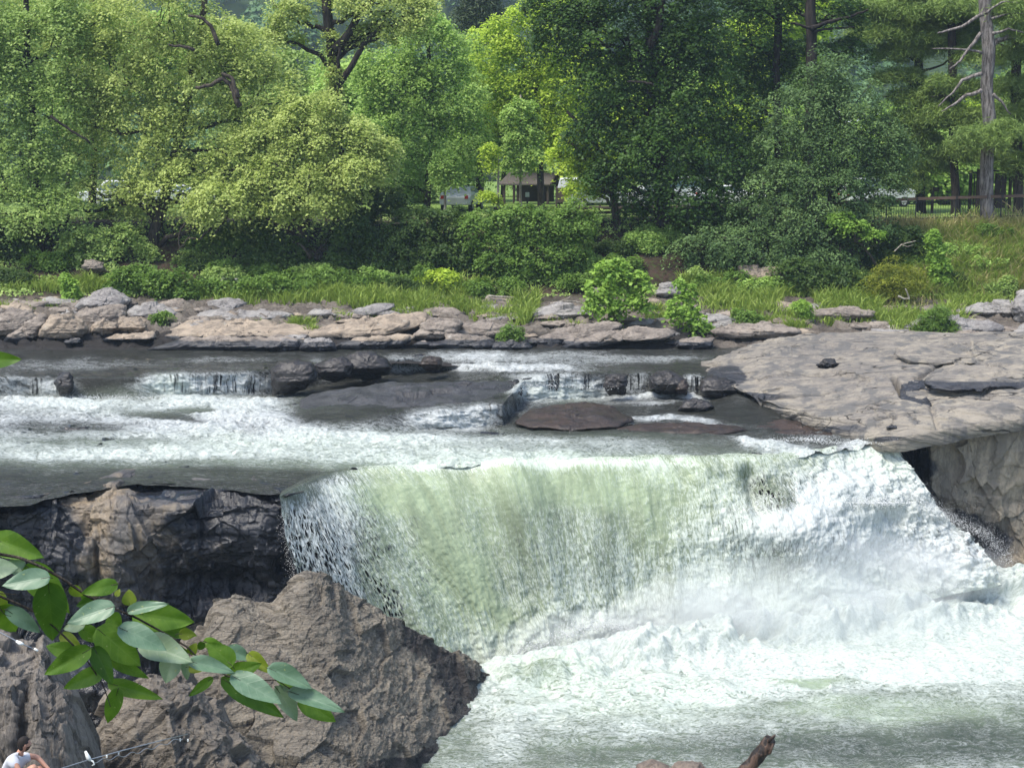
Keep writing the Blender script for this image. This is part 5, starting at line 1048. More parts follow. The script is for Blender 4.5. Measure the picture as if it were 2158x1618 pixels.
shrub('shrub', 'leafy weed clump on the rocks above the big slab', [(1575,668,24,14),(1590,676,20,10),(1560,660,16,10)], 63.5, sh_, 49, dens=1.0, cr=.25, leaf=(.12, .06))
shrub('shrub', 'leafy weeds in the grass right of the second sapling', [(1690,645,20,14),(1700,660,16,10)], 64.8, L['sapling'], 50, dens=1.0, cr=.22, leaf=(.12, .06))
shrub('shrub', 'green weeds in the rock crack right of the boulder pile', [(335,668,16,9),(350,664,12,8)], 64.6, sh_, 51, dens=1.0, cr=.22, leaf=(.12, .06))
shrub('shrub', 'small lobed sapling at the left, before the grass', [(145,598,14,14),(150,618,18,10),(138,585,8,10)], 67.8, L['sapling'], 52, dens=1.2, cr=.28, leaf=(.16, .13))
R5 = np.random.default_rng(55)
belt = [(100,560),(420,560),(480,590),(600,590),(680,590),(760,600),(860,610),(330,540),(660,600),(1230,560),(1210,600),(1330,600),(1480,590),(1520,600),(1600,610),(1660,610),(1780,620),(1830,610),(1950,560),(2040,540),(2100,500),(2020,600),(2120,610),(1240,500),(1390,500),(560,530),(30,590),(740,560),(1040,615),(2080,570),(520,575),(590,565),(650,580),(700,590),(800,590),(870,590),(460,610),(560,620),(640,615),(1350,515),(1310,565),(1290,525)]
for k, (u0, v0) in enumerate(belt):
    g0_ = gpoint(u0, v0)[0]; mt = ['shrub', 'shrub_dark', 'mid', 'shrub', 'fresh'][k % 5]; wd_ = R5.uniform(24, 46)
    side = 'left of the thick leaning trunk' if u0 < 650 else ('under the dark shrub mass' if u0 < 1000 else ('around the bare earth bank' if u0 < 1460 else ('under the broad grey green tree' if u0 < 1850 else 'in the meadow of the right bank')))
    shrub('bush', f"{'wide' if wd_ > 36 else 'small'} {['bright', 'dark', 'dull', 'leafy', 'fresh'][k % 5]} green bush {side}, {['left','right'][k % 2]} of {['a grey stone','a grass tuft','the bare soil'][k % 3]}", [(u0 + R5.uniform(-wd_, wd_), v0 - 8 + R5.uniform(-8, 8), wd_ * R5.uniform(.5, .9), R5.uniform(10, 19)) for _ in range(4)], float(g0_[1]) - .3, L[mt], 700 + k, dens=.75, cr=.34, leaf=(.14, .08), group='small bushes along the far bank', cat='bush')
for k, (u0, v0) in enumerate([(1530, 470), (1450, 470), (1480, 560), (1620, 560), (1560, 545)]):
    shrub('shrub', ['dark shrub beneath the second dark maple at the bank top', 'dark shrub at the foot of the largest dark maple', 'dark leafy branch spread over the bare earth bank', 'dark bush over the tan rock face in the bank', 'dark low bush left of the tan rock face'][k],
          [(u0, v0, 50, 26), (u0 + 40, v0 + 14, 40, 22), (u0 - 30, v0 + 12, 34, 18)], [73.6, 73.8, 71.8, 71.2, 71.8][k], L['locust'] if k > 1 else sd_, 60 + k, dens=.75)
T_('sapling', 'larger bright sycamore sapling with lobed leaves on the central rocks', 'sapling', [(1290,690),(1286,660),(1284,620),(1278,560)], 64.0, 2.6, 1.2, [(1280,575,30,24),(1265,605,36,26),(1300,600,34,26),(1345,590,22,24),(1350,625,34,26),(1250,640,26,22),(1325,650,40,20),(1275,645,30,20),(1310,560,14,14)], L['sapling'], 70, dens=.5, leaf=(.19, .17), cr=.36, per=34, bark=M['bark'], extra=[([(1290,688),(1315,655),(1340,620),(1345,580)],(2.2,1),0)])
T_('sapling', 'narrower sycamore sapling right of the larger one', 'sapling', [(1446,695),(1444,660),(1440,620),(1434,590)], 63.2, 2.0, 1.0, [(1434,598,12,12),(1450,612,20,14),(1440,640,34,20),(1455,668,38,20),(1470,690,28,12),(1425,660,20,16)], L['sapling'], 71, dens=.5, leaf=(.18, .15), cr=.32, per=34, bark=M['bark'])

# --- uncountable cover: grass, meadow, leaf litter and creepers, hill forest
def blades(regs, mat, name, label, seed, lean=.3):
    R_ = np.random.default_rng(seed); B_, H_, RN = [], [], []
    for (u, v, ru, rv, n, h) in regs:
        a = R_.normal(0, .5, (n, 2)); c = R_.integers(0, max(2, n // 40), n); cc = R_.uniform(-1, 1, (max(2, n // 40), 2))
        uu = u + ru * (cc[c, 0] + a[:, 0] * .3); vv = v + rv * (cc[c, 1] + a[:, 1] * .25)
        B_.append(gpoint(uu, np.clip(vv, 445, 736))); H_.append(h * R_.uniform(.35, 1.2, n) * R_.uniform(.5, 1.6, len(cc))[c]); RN.append(np.clip(.5 * R_.random(len(cc))[c] + .5 * R_.random(n), 0, 1))
    B_ = np.vstack(B_); H_ = np.concatenate(H_)[:, None]; RN = np.concatenate(RN); n = len(B_)
    an = R_.uniform(0, 6.28, n); w = np.stack([np.cos(an), np.sin(an), 0 * an], -1) * R_.uniform(.015, .035, (n, 1)) * (H_ / .45) ** .5
    d = R_.normal(0, lean, (n, 3)); d[:, 2] = 1; 
    mid = B_ + d * H_ * .55; d2 = d.copy(); d2[:, :2] *= 2.2; tip = mid + d2 * H_ * .45 * np.array([1, 1, .8])
    V = np.stack([B_ - w - [0, 0, .08], B_ + w - [0, 0, .08], mid + w * .8, mid - w * .8], 1); V2 = np.stack([mid - w * .8, mid + w * .8, tip, tip], 1)
    V2[:, 3] += w * .15
    V = np.concatenate([V, V2], 0).reshape(-1, 3)
    o = link(name, mesh(name, V, np.arange(len(V)).reshape(-1, 4), mat, {'rnd': np.concatenate([np.repeat(RN, 4)] * 2)}))
    return tag(o, label, kind='stuff')
blades([(60,606,110,10,1700,.45),(190,612,60,10,1400,.6),(480,626,90,8,1400,.4),(600,630,120,12,2600,.5),(720,628,120,14,3200,.55),(820,642,90,14,3600,.6),(930,650,60,12,2400,.5),(760,668,60,6,900,.3),(640,688,26,8,800,.35),(655,698,12,6,400,.35),(470,690,40,4,200,.2),(560,680,30,4,200,.2),(1060,668,60,12,1400,.35),(1105,660,26,26,1600,.6),(1170,676,40,6,700,.3),(1240,690,60,8,500,.3),(960,615,60,10,1500,.6),(1560,640,70,24,3600,.6),(1500,610,60,20,1800,.5),(1640,690,50,10,1700,.45),(1720,676,80,10,1800,.4),(1790,635,60,30,4400,.7),(1870,672,60,12,2200,.5),(1960,690,70,16,3000,.5),(2060,650,70,14,2200,.5),(1700,615,100,14,2000,.5),(1400,665,50,14,1200,.4),(30,650,60,8,600,.3),(160,645,60,6,400,.3),(225,640,20,6,300,.25),(880,664,60,6,900,.3),(1010,650,40,10,900,.4),(2120,600,120,30,3000,.5),(1900,610,90,14,1500,.5)], L['grass'], 'grass', 'tall green grass in strips and tufts over the rock shelf', 801)
blades([(2060,485,180,12,2600,.5),(1990,520,120,40,3500,.6),(2120,540,120,60,6500,.7),(2080,600,140,26,3500,.6),(2260,520,140,90,3000,.6),(1880,640,80,12,1000,.4)], L['straw'], 'dry_grass', 'tall straw coloured seeding grass on the right bank', 802)
blades([(2020,560,120,60,11000,.6),(2130,560,110,60,12000,.65),(2130,490,90,14,1800,.4),(1960,600,80,26,2500,.5),(2200,500,200,60,3000,.6),(2060,510,120,20,2400,.5)], L['grass'], 'meadow_grass', 'green weeds and grass covering the right bank below the fence', 803)
R_ = np.random.default_rng(90)
n = 60000; uu = R_.uniform(-500, 2700, n); vv = R_.uniform(452, 628, n)
dens_ = fbm(np.stack([uu / 50, vv / 22, 0 * uu], -1), 3, 91); bare = np.exp(-((uu - 1400) / 150) ** 2 - ((vv - 540) / 60) ** 2)
keep = (dens_ > -.1 + bare * .9); uu, vv, dn = uu[keep], vv[keep], dens_[keep]
Pg = gpoint(uu, vv) + np.stack([R_.normal(0, .1, len(uu)), R_.normal(0, .1, len(uu)), .1 + .5 * np.clip(dn, 0, 1) * R_.random(len(uu))], -1)
V, Fc, rr = leaves(Pg, np.tile([0, -.5, .8], (len(Pg), 1)), .17, .11, R_, np.clip(.5 + dn + R_.normal(0, .2, len(Pg)), 0, 1), .6)
tag(link('undergrowth', mesh('undergrowth', V, Fc, L['mid'], {'rnd': rr})), 'low creepers and weeds covering the shaded bank', kind='stuff')
m = 900; ux = R_.uniform(-400, 2600, m); Dy = R_.uniform(185, 520, m)
hxx = (ux - CX) / F * Dy
def hillz(x, y): return 4.5 + 230 * sstep(y, 170, 820) + 9 * fbm(np.stack([x / 60, y / 60, 0 * x], -1), 4, 200) * sstep(y, 170, 260) + x * .03 * sstep(y, 200, 400)
cz = hillz(hxx, Dy); K = 170
rad = R_.uniform(3.0, 6.0, m)
d = R_.normal(0, 1, (m, K, 3)); d /= np.linalg.norm(d, axis=-1, keepdims=True); d[..., 2] = np.abs(d[..., 2]) * 1.1
rr_ = (1 + .3 * fbm(d * 2.2 + np.arange(m)[:, None, None] * 3.1, 3, 95)) * R_.uniform(.85, 1.05, (m, K))
C = np.stack([hxx, Dy, cz + 1], -1)[:, None] + d * (rad[:, None] * rr_)[..., None] * np.array([1, 1, 1.2]) + np.array([0, 0, 2.5])
V, Fc, rr = leaves(C.reshape(-1, 3), d.reshape(-1, 3) * .8 + np.array([0, 0, .4]), 1.5, 1.1, R_, np.clip((.6 * R_.random(m)[:, None] + .4 * R_.random((m, K))).ravel(), 0, 1), .45)
tag(link('hill_forest', mesh('hill_forest', V, Fc, L['forest'], {'rnd': rr})), 'hazy blue green forest covering the hill behind the trees', kind='stuff')

# ------------------------------------------------------------------ fence along the top of the bank
M['black_metal'] = plain('black_metal', (.018, .018, .02), .45, .5)
M['rail_wood'] = plain('brown_rail', (.11, .075, .055), .7, .2, scale=3)
M['white_paint'] = plain('white_paint', (.6, .62, .64), .25, .6, var=.02)
M['silver_paint'] = plain('silver_paint', (.50, .53, .56), .22, .6, var=.03)
M['glass'] = plain('car_glass', (.10, .15, .17), .06, .9, var=.1)
M['tyre'] = plain('tyre_rubber', (.02, .02, .02), .8, .2)
M['rim'] = plain('wheel_metal', (.35, .35, .36), .35, .6)
M['red_paint'] = plain('red_paint', (.55, .05, .035), .4, .4)
M['shingle'] = plain('brown_shingles', (.085, .074, .066), .85, .2, var=.35, scale=14)
M['brown_wood'] = plain('dark_brown_wood', (.055, .042, .036), .75, .2, var=.25, scale=5)
M['tan_wood'] = plain('pinkish_tan_boards', (.30, .205, .165), .7, .2, var=.12, scale=4)
M['tail'] = plain('lamp_red', (.4, .03, .02), .3, .5)
fx = [1180, 1262, 1352, 1440, 1528, 1616, 1704, 1790, 1870, 1932, 2016, 2112, 2210, 2310]
ftop = np.interp(fx, [1180, 1500, 1900, 2110, 2310], [447, 440, 417, 411, 405]); fD = np.interp(fx, [1180, 1900, 2310], [75.6, 74.6, 74.0])
fr_ = empty('fence', pd(fx[0], ftop[0] + 50, fD[0])); tag(fr_, 'black picket fence with a wide brown top rail along the bank', 'fence'); fo_ = np.array(fr_.location)
pts_ = np.array([pd(u, v, d) for u, v, d in zip(fx, ftop, fD)])
rl = MB(); pk = MB()
for k in range(len(fx) - 1):
    a, b = pts_[k] - fo_, pts_[k + 1] - fo_; c = (a + b) / 2; d = b - a; ln = float(np.hypot(d[0], d[1])); rz = math.atan2(d[1], d[0])
    hh = .075
    q = np.array([[a[0], a[1] - .05, a[2] - 2 * hh], [b[0], b[1] - .05, b[2] - 2 * hh], [b[0], b[1] + .03, b[2] - 2 * hh], [a[0], a[1] + .03, a[2] - 2 * hh]])
    rl.add(np.vstack([q, q + [0, 0, 2 * hh]]), [(0, 3, 2, 1), (4, 5, 6, 7), (0, 1, 5, 4), (1, 2, 6, 5), (2, 3, 7, 6), (3, 0, 4, 7)])
    for zz in (-.24, -1.12): pk.tube([a + [0, .07, zz], b + [0, .07, zz]], .018, 4)
    n = int(ln / .125)
    for i in range(1, n): 
        p = a + d * i / n; pk.tube([p + [0, .07, -1.16], p + [0, .07, -.22]], .011, 4)
    pm = MB(); pm.box(a + [0, .07, -.66], (.06, .06, 1.3)); pm.box(a + [0, -.03, -.06], (.10, .12, .12)); pm.build('post', M['black_metal'], fr_)
rl.build('rail', M['rail_wood'], fr_); pk.build('picket_panel', M['black_metal'], fr_)
# low roadside rail seen through the dark maples
gr = empty('guard_rail', pd(1300, 447, 84)); tag(gr, 'dark timber roadside rail in front of the parked cars', 'guard rail'); g0 = np.array(gr.location)
m = MB(); a, b = pd(1040, 440, 84) - g0, pd(1560, 436, 84) - g0; m.tube([a, b], .10, 6); m.build('rail', M['brown_wood'], gr)
for t in np.linspace(.02, .98, 8):
    m = MB(); p = a * (1 - t) + b * t; m.box(p + [0, .12, -.25], (.14, .14, .8)); m.build('post', M['brown_wood'], gr)

# ------------------------------------------------------------------ parked cars
def car(name, label, loc, rz, paint_m, kind='car', group='vehicles parked beyond the fence'):
    root = empty(name, loc, rz); tag(root, label, 'car' if kind == 'car' else kind, group)
    if kind == 'pickup':
        prof = [(-2.6,.45),(-2.62,1.0),(-.5,1.02),(-.45,1.7),(.9,1.72),(1.5,1.12),(2.45,1.0),(2.6,.75),(2.58,.42)]; cab = [(-.38,1.08),(-.33,1.62),(.82,1.63),(1.32,1.12)]
    elif kind == 'van':
        prof = [(-2.3,.4),(-2.35,1.2),(-2.15,1.85),(1.0,1.9),(1.8,1.2),(2.35,1.0),(2.45,.4)]; cab = [(-2.0,1.25),(-1.9,1.75),(.9,1.8),(1.55,1.22)]
    else:
        prof = [(-2.2,.38),(-2.25,.85),(-1.9,1.0),(-1.35,1.42),(.1,1.45),(.95,1.0),(1.95,.85),(2.2,.6),(2.2,.36)]; cab = [(-1.62,1.0),(-1.22,1.37),(.05,1.39),(.72,1.02)]
    def prism(pf, w0, w1, top):
        n = len(pf); zt = max(p[1] for p in pf)
        V = []
        for s in (-1, 1):
            for x, z in pf: V.append((x, s * (w0 + (w1 - w0) * max(0, (z - 1.0) / max(.1, zt - 1.0)) if z > 1.0 else s and w0), z))
        V = [(x, (y if abs(y) > 0 else 0), z) for x, y, z in V]
        for i in range(n):
            x, _, z = V[i]; w = w0 if z <= 1.0 else w0 + (w1 - w0) * (z - 1.0) / (zt - 1.0 + 1e-6)
            V[i] = (x, -w, z); V[i + n] = (x, w, z)
        me = bpy.data.meshes.new('body'); fs = [tuple(range(n))[::-1], tuple(range(n, 2 * n))] + [(i, (i + 1) % n, (i + 1) % n + n, i + n) for i in range(n)]
        me.from_pydata(V, [], fs); me.update(); return me
    me = prism(prof, .9, .72, 0); me.materials.append(paint_m); b = link('body', me, root); md = b.modifiers.new('bevel', 'BEVEL'); md.width = .06; md.segments = 3
    me = prism([(x, z) for x, z in cab], .905, .765, 0); me.materials.append(M['glass']); link('side_window', me, root)
    xs = prof[[i for i in range(len(prof) - 1) if prof[i][0] > 0 and prof[i][1] - prof[i + 1][1] > .2 and prof[i][1] > 1.3][0] if kind != 'x' else 0]
    i = prof.index(xs); p, q = prof[i], prof[i + 1]; dx, dz = q[0] - p[0], q[1] - p[1]; L_ = math.hypot(dx, dz); nx, nz = -dz / L_ * .012, dx / L_ * .012
    V = [(p[0] + dx * .12 + nx, s * .64, p[1] + dz * .12 - nz * -1) for s in (-1, 1)] + [(p[0] + dx * .9 + nx, s * .78, p[1] + dz * .9 + abs(nz)) for s in (1, -1)]
    me = bpy.data.meshes.new('windscreen'); me.from_pydata([(x + .012, y, z + .012) for x, y, z in V], [], [(0, 1, 2, 3)]); me.materials.append(M['glass']); link('windscreen', me, root)
    for x in (-1.42, 1.42):
        for s in (-1, 1):
            m = MB(); m.tube([(x, s * .72, .33), (x, s * .93, .33)], .33, 16); w = m.build('wheel', M['tyre'], root)
            m = MB(); m.tube([(x, s * .92, .33), (x, s * .945, .33)], .2, 12); m.build('rim', M['rim'], w)
    for s in (-1, 1):
        m = MB(); m.box((prof[-2][0] - .03, s * .66, .72), (.12, .32, .14)); m.build('headlight', M['rim'], root)
        m = MB(); m.box((prof[1][0] + .03, s * .72, .85), (.1, .2, .2)); m.build('tail_light', M['tail'], root)
    return root
def at_ground(u, D): return (float((u - CX) / F * math.hypot(D, 4) * 1.0), D, groundz((u - CX) / F * D, D))
car('pickup_truck', 'white pickup truck glimpsed between the two left trees', at_ground(265, 90), math.pi + .1, M['white_paint'], 'pickup')
car('parked_car', 'white car mostly hidden by the pale leaning maple', at_ground(395, 89), .2, M['white_paint'])
car('parked_car', 'white car showing low above the shrubs left of the shelter', at_ground(975, 85), 1.4, M['white_paint'])
car('parked_car', 'pale green white van right of the tan board', at_ground(1216, 96), 1.3, M['silver_paint'], 'van')
car('parked_car', 'silver car left of the largest dark maple', at_ground(1268, 87), .15, M['silver_paint'])
car('parked_car', 'pale silver car directly behind the fence at the dark trunk', at_ground(1395, 86.5), .1, M['silver_paint'])
car('parked_car', 'white van behind the largest dark maple', at_ground(1450, 98), .3, M['white_paint'], 'van')
car('parked_car', 'white car glimpsed between the dark maples', at_ground(1540, 88), -.1, M['white_paint'])
car('parked_car', 'white van glimpsed through the broad grey green tree', at_ground(1842, 92), .2, M['white_paint'], 'van')
# ------------------------------------------------------------------ shelter, boards and signs on the far side
def obj_at(u, D): return np.array(at_ground(u, D))
p0 = obj_at(1118, 99); zt = float(pd(1118, 364, 99)[2]) - p0[2]; ze = float(pd(1118, 387, 99)[2]) - p0[2]
sh = empty('shelter', p0, -.35); tag(sh, 'small open shelter with a brown shingled gable roof', 'shelter')
w, d_ = 1.85, 1.25
V = [(-w - .1, -d_, ze), (w, -d_, ze), (w, 0, zt), (-w + .25, 0, zt), (-w - .1, d_, ze), (w, d_, ze)]
V = V + [(x, y, z - .09) for x, y, z in V]
me = bpy.data.meshes.new('roof'); me.from_pydata(V, [], [(0, 1, 2, 3), (3, 2, 5, 4), (7, 6, 9, 8), (8, 9, 10, 11), (0, 6, 7, 1), (1, 7, 8, 2), (2, 8, 11, 5), (5, 11, 10, 4), (4, 10, 9, 3), (3, 9, 6, 0)]); me.materials.append(M['shingle']); rf = link('roof', me, sh)
m = MB(); 
for s in (-1, 1): m.tube([(w + .02, s * d_, ze - .04), (w + .02, 0, zt - .04)], .07, 4)
m.build('barge_board', M['brown_wood'], rf)
me = bpy.data.meshes.new('gable'); me.from_pydata([(w - .2, -d_ + .15, ze - .05), (w - .2, d_ - .15, ze - .05), (w - .2, 0, zt - .15), (w - .25, -d_ + .15, ze - .05), (w - .25, d_ - .15, ze - .05), (w - .25, 0, zt - .15)], [], [(0, 1, 2), (5, 4, 3), (0, 3, 4, 1), (1, 4, 5, 2), (2, 5, 3, 0)]); me.materials.append(M['brown_wood']); link('gable', me, sh)
for sx in (-1, 1):
    for sy in (-1, 1): MB().box((sx * (w - .25), sy * (d_ - .25), ze / 2 - .05), (.14, .14, ze + .1)).build('post', M['brown_wood'], sh)
MB().box((0, d_ - .3, ze * .5), (w * 1.5, .06, ze * .8)).build('back_panel', M['brown_wood'], sh)
p0 = obj_at(1184, 92); bt = float(pd(1184, 395, 92)[2]) - p0[2]
tb = empty('notice_board', p0, .1); tag(tb, 'plain tan wooden board on two posts right of the shelter', 'notice board')
MB().box((0, 0, bt / 2 + .12), (.66, .06, bt - .3)).build('panel', M['tan_wood'], tb)
for s in (-1, 1): MB().box((s * .38, 0, bt / 2), (.1, .1, bt + .12)).build('post', M['tan_wood'], tb)
p0 = obj_at(1111, 90); bt = float(pd(1111, 406, 90)[2]) - p0[2]
ns = empty('post_lamp', p0); tag(ns, 'small square white light box on a dark post before the shelter', 'lamp')
MB().box((0, 0, bt - .13), (.27, .2, .3), taper=.92).build('lamp_head', M['white_paint'], ns, bevel=.02); MB().tube([(0, 0, -.1), (0, 0, bt - .27)], .06, 8).build('post', M['black_metal'], ns); MB().box((0, 0, bt + .06), (.16, .16, .1), taper=.4).build('cap', M['black_metal'], ns)
p0 = obj_at(1354, 91); a = pd(1354, 396, 91)[2] - p0[2]; b_ = pd(1354, 416, 91)[2] - p0[2]
rs = empty('sign', p0); tag(rs, 'red and white roadside sign seen between the dark maples', 'sign')
MB().box((0, 0, (a + b_) / 2), (.60, .05, a - b_)).build('sign_board', M['red_paint'], rs); MB().box((0, -.03, a - .13), (.42, .02, .16)).build('white_stripe', M['white_paint'], rs); MB().box((-.12, -.03, b_ + .2), (.14, .02, .1)).build('white_patch', M['white_paint'], rs); MB().box((.33, .05, a / 2), (.08, .08, a)).build('post', M['black_metal'], rs)
def board(u, D, vt, wd, label, n):
    p0 = obj_at(u, D); h = float(pd(u, vt, D)[2]) - p0[2]
    r = empty('bulletin_board', p0, .15); tag(r, label, 'bulletin board')
    for s in (-1, 1): MB().box((s * wd / 2, 0, h / 2), (.14, .14, h + .14)).build('post', M['brown_wood'], r)
    MB().box((0, 0, h - .05), (wd - .16, .1, .1)).build('top_beam', M['brown_wood'], r)
    for i in range(n):
        x = (-.5 + (i + .5) / n) * (wd - .4); MB().box((x, 0, h * .5 + .08), ((wd - .5) / n - .05, .05, h * .78)).build('panel', M['brown_wood'], r)
board(2084, 80, 358, 1.95, 'dark brown framed board behind the thick pale pine trunk', 2)
board(2160, 80, 372, 1.1, 'dark brown board cut by the right edge of the photo', 1)
board(2043, 82, 362, .5, 'narrow dark post frame left of the brown framed board', 1)
p0 = obj_at(1960, 82); sg = empty('sign', p0); tag(sg, 'low brown wooden sign on a post beside the widest pine', 'sign')
h = float(pd(1960, 395, 82)[2]) - p0[2]
MB().box((0, 0, h - .12), (.55, .06, .26)).build('sign_board', M['brown_wood'], sg); MB().box((-.08, 0, h / 2 - .05), (.13, .12, h + .1)).build('post', M['brown_wood'], sg)
# white building glimpsed through the trees
p0 = np.array([(1840 - CX) / F * 150, 150, groundz((1840 - CX) / F * 150, 150)]); hb = float(pd(1840, 236, 150)[2]) - p0[2]
bd = empty('white_building', p0, .2); tag(bd, 'white building glimpsed through the top of the broad grey green tree', 'building')
MB().box((0, 0, hb * .36), (9, 7, hb * .72)).build('wall', M['white_paint'], bd)
V = [(-4.8, -3.8, hb * .71), (4.8, -3.8, hb * .71), (4.8, 3.8, hb * .71), (-4.8, 3.8, hb * .71), (-4.8, 0, hb), (4.8, 0, hb)]
me = bpy.data.meshes.new('roof'); me.from_pydata(V, [], [(0, 1, 5, 4), (2, 3, 4, 5), (1, 2, 5), (3, 0, 4), (0, 3, 2, 1)]); me.materials.append(M['silver_paint']); link('roof', me, bd)
for x in (-3, 0, 3):
    wd_ = MB().box((x, -3.52, hb * .45), (1.0, .08, 1.5)).build('window', M['rim'], bd); MB().box((x, -3.57, hb * .45), (.86, .04, 1.34)).build('pane', M['glass'], wd_)

# ------------------------------------------------------------------ driftwood, dead branches, cable
def limb(name, label, uvs, D, r, mat, cat='branch', subs=()):
    p = np.array([pd(u, v, D + (e[0] if e else 0)) for (u, v, *e) in uvs]); k = D / F
    s = np.linspace(0, len(p) - 1, len(p) * 5); T = np.stack([np.interp(s, np.arange(len(p)), p[:, j]) for j in range(3)], -1)
    T += .12 * k * r[0] * fbm(np.stack([s * 1.3, 0 * s, 0 * s], -1), 3, len(name))[:, None]
    m = MB(); m.tube(T, np.linspace(r[0], r[1], len(T)) * k, 14, wob=.16, seed=3)
    for (uv, rr) in subs: m.tube(np.array([pd(u, v, D - .1) for u, v in uv]), np.linspace(rr, rr * .4, len(uv)) * k, 7)
    return tag(m.build(name, mat, None, True, origin=tuple(p[0])), label, cat)
tW = NT('driftwood'); nz = tW.noise(tW.pos((1, 1, 1), (0, .75, 0)), 7, 6, .7); sw = tW.n('TexNoise', {'Vector': tW.n('Mapping', {0: tW.n('NewGeometry').outputs['Position'], 2: (0, .78, 0), 3: (14, 14, 2)}).outputs[0], 'Scale': 1.0, 'Detail': 5.0}).outputs[0]
M['drift'] = tW.done(tW.bsdf(tW.mix(tW.rng(sw, .42, .62), (.014, .010, .008), (.075, .045, .03)), .6, tW.bump(sw, 1.0, .06), spec=.35))
limb('driftwood_log', 'dark wet driftwood log pointing up at the bottom edge', [(1490,1690),(1540,1650),(1580,1614),(1612,1575),(1624,1556)], 26.0, (19, 13), M['drift'], 'log', [([(1618,1562),(1630,1552),(1634,1548)], 5), ([(1600,1590),(1622,1585),(1630,1566)], 7)])
limb('dead_branch', 'pale dead branch lying across the grass near the middle', [(1030,624),(1060,626),(1092,628),(1112,627)], 68.0, (2.6, 1.6), M['bark_pale'])
limb('dead_branch', 'pale dead branch on the pink rocks below the earth bank', [(1160,640),(1190,634),(1215,636),(1238,644)], 66.6, (2.2, 1.2), M['bark_pale'], subs=[([(1180,636),(1198,628),(1205,622)], 1.5)])
limb('dead_branch', 'bleached forked branch in front of the olive bush', [(1893,624),(1905,630),(1916,630),(1912,616),(1908,608)], 66.8, (2.4, 1.2), M['bark_pale'])
limb('dead_branch', 'thin pale dead branches at the foot of the bright thicket', [(1885,530),(1900,515),(1930,508)], 70.5, (1.5, .8), M['bark_pale'], subs=[([(1900,516),(1912,520),(1925,516)], 1.0)])
tC = NT('steel_cable'); M['cable'] = tC.done(tC.bsdf((.33, .34, .35), .35, spec=.6, Metallic=.7))
M['strap'] = plain('white_strap', (.75, .78, .74), .6, .3, var=.05)
cb = empty('cable', pd(185, 1600, 25.3)); tag(cb, 'thin steel cable strung past the outcrop with a second slack line', 'cable'); c0 = np.array(cb.location)
m = MB(); m.tube([pd(u, v, d) - c0 for u, v, d in [(60,1650,24.4),(130,1618,24.9),(188,1600,25.3),(260,1580,26.0),(330,1562,26.8),(395,1546,27.6)]], .012, 6); m.build('line', M['cable'], cb, True)
q = np.linspace(0, 1, 50); m = MB(); m.tube([pd(195 + 190 * t, 1605 - 52 * t + 3.0 * math.sin(t * 40) + 5 * math.sin(t * 3), 25.3 + 2 * t) - c0 for t in q], .008, 5); m.build('slack_line', M['cable'], cb, True)
m = MB(); m.tube([pd(u, v, 25.2) - c0 for u, v in [(180,1582),(186,1596),(190,1602)]], [.02, .045, .03], 6); m.tube([pd(u, v, 25.2) - c0 for u, v in [(188,1601),(196,1603),(199,1610),(194,1612)]], .014, 6); m.build('strap', M['strap'], cb, True)
m = MB()
for u, v, d in [(225,1590,25.6),(250,1583,25.9),(380,1555,27.4),(396,1556,27.5)]: m.box(pd(u, v + 3, d) - c0, (.025, .025, .05))
m.build('clip', M['strap'], cb)
c2 = empty('cable', pd(40, 1352, 25.9)); tag(c2, 'short cable with a white knot across the top of the outcrop', 'cable'); c0 = np.array(c2.location)
m = MB(); m.tube([pd(u, v, d) - c0 for u, v, d in [(-60,1305,25.8),(0,1332,25.8),(40,1353,25.8),(80,1371,25.8)]], .012, 6); m.build('line', M['cable'], c2, True)
m = MB(); m.tube([pd(u, v, 25.7) - c0 for u, v in [(34,1350),(42,1355),(50,1357)]], [.02, .04, .02], 6); m.tube([pd(u, v, 25.7) - c0 for u, v in [(72,1366),(80,1371)]], .022, 6); m.build('knot', M['strap'], c2, True)

# ------------------------------------------------------------------ the sitting man
def skin_obj(name, joints, edges, mat, parent, sub=2, root=0):
    me = bpy.data.meshes.new(name); me.from_pydata([tuple(j[:3]) for j in joints], edges, []); me.update(); me.materials.append(mat)
    o = link(name, me, parent)
    me.skin_vertices.new(name='') if hasattr(me, 'skin_vertices') and hasattr(me.skin_vertices, 'new') else None
    m = o.modifiers.new('skin', 'SKIN'); m.use_smooth_shade = True
    if not len(me.skin_vertices):
        bpy.context.view_layer.objects.active = o
        import bmesh
        b = bmesh.new(); b.from_mesh(me); b.verts.layers.skin.verify(); b.to_mesh(me); b.free()
    for i, j in enumerate(joints):
        r = j[3] if isinstance(j[3], tuple) else (j[3], j[3])
        me.skin_vertices[0].data[i].radius = r; me.skin_vertices[0].data[i].use_root = (i == root)
    s = o.modifiers.new('sub', 'SUBSURF'); s.levels = sub; s.render_levels = sub
    return o
M['skin'] = plain('skin', (.42, .225, .155), .5, .35, var=.06, scale=20)
M['shirt'] = plain('white_cotton', (.52, .53, .57), .85, .1, var=.04, scale=8)
M['hair'] = plain('dark_hair', (.018, .014, .012), .7, .2, var=.3, scale=60)
M['shorts'] = plain('grey_shorts', (.10, .11, .13), .9, .1)
PD = 21.0; PX = 21.0 / F
org = pd(20, 1660, PD)
man = empty('person', org); tag(man, 'man in a white T-shirt sitting with an arm over his knee, looking at the falls', 'person')
def J(u, v, dy, r): p = pd(u, v, PD + dy) - org; return (float(p[0]), float(p[1]), float(p[2]), r)
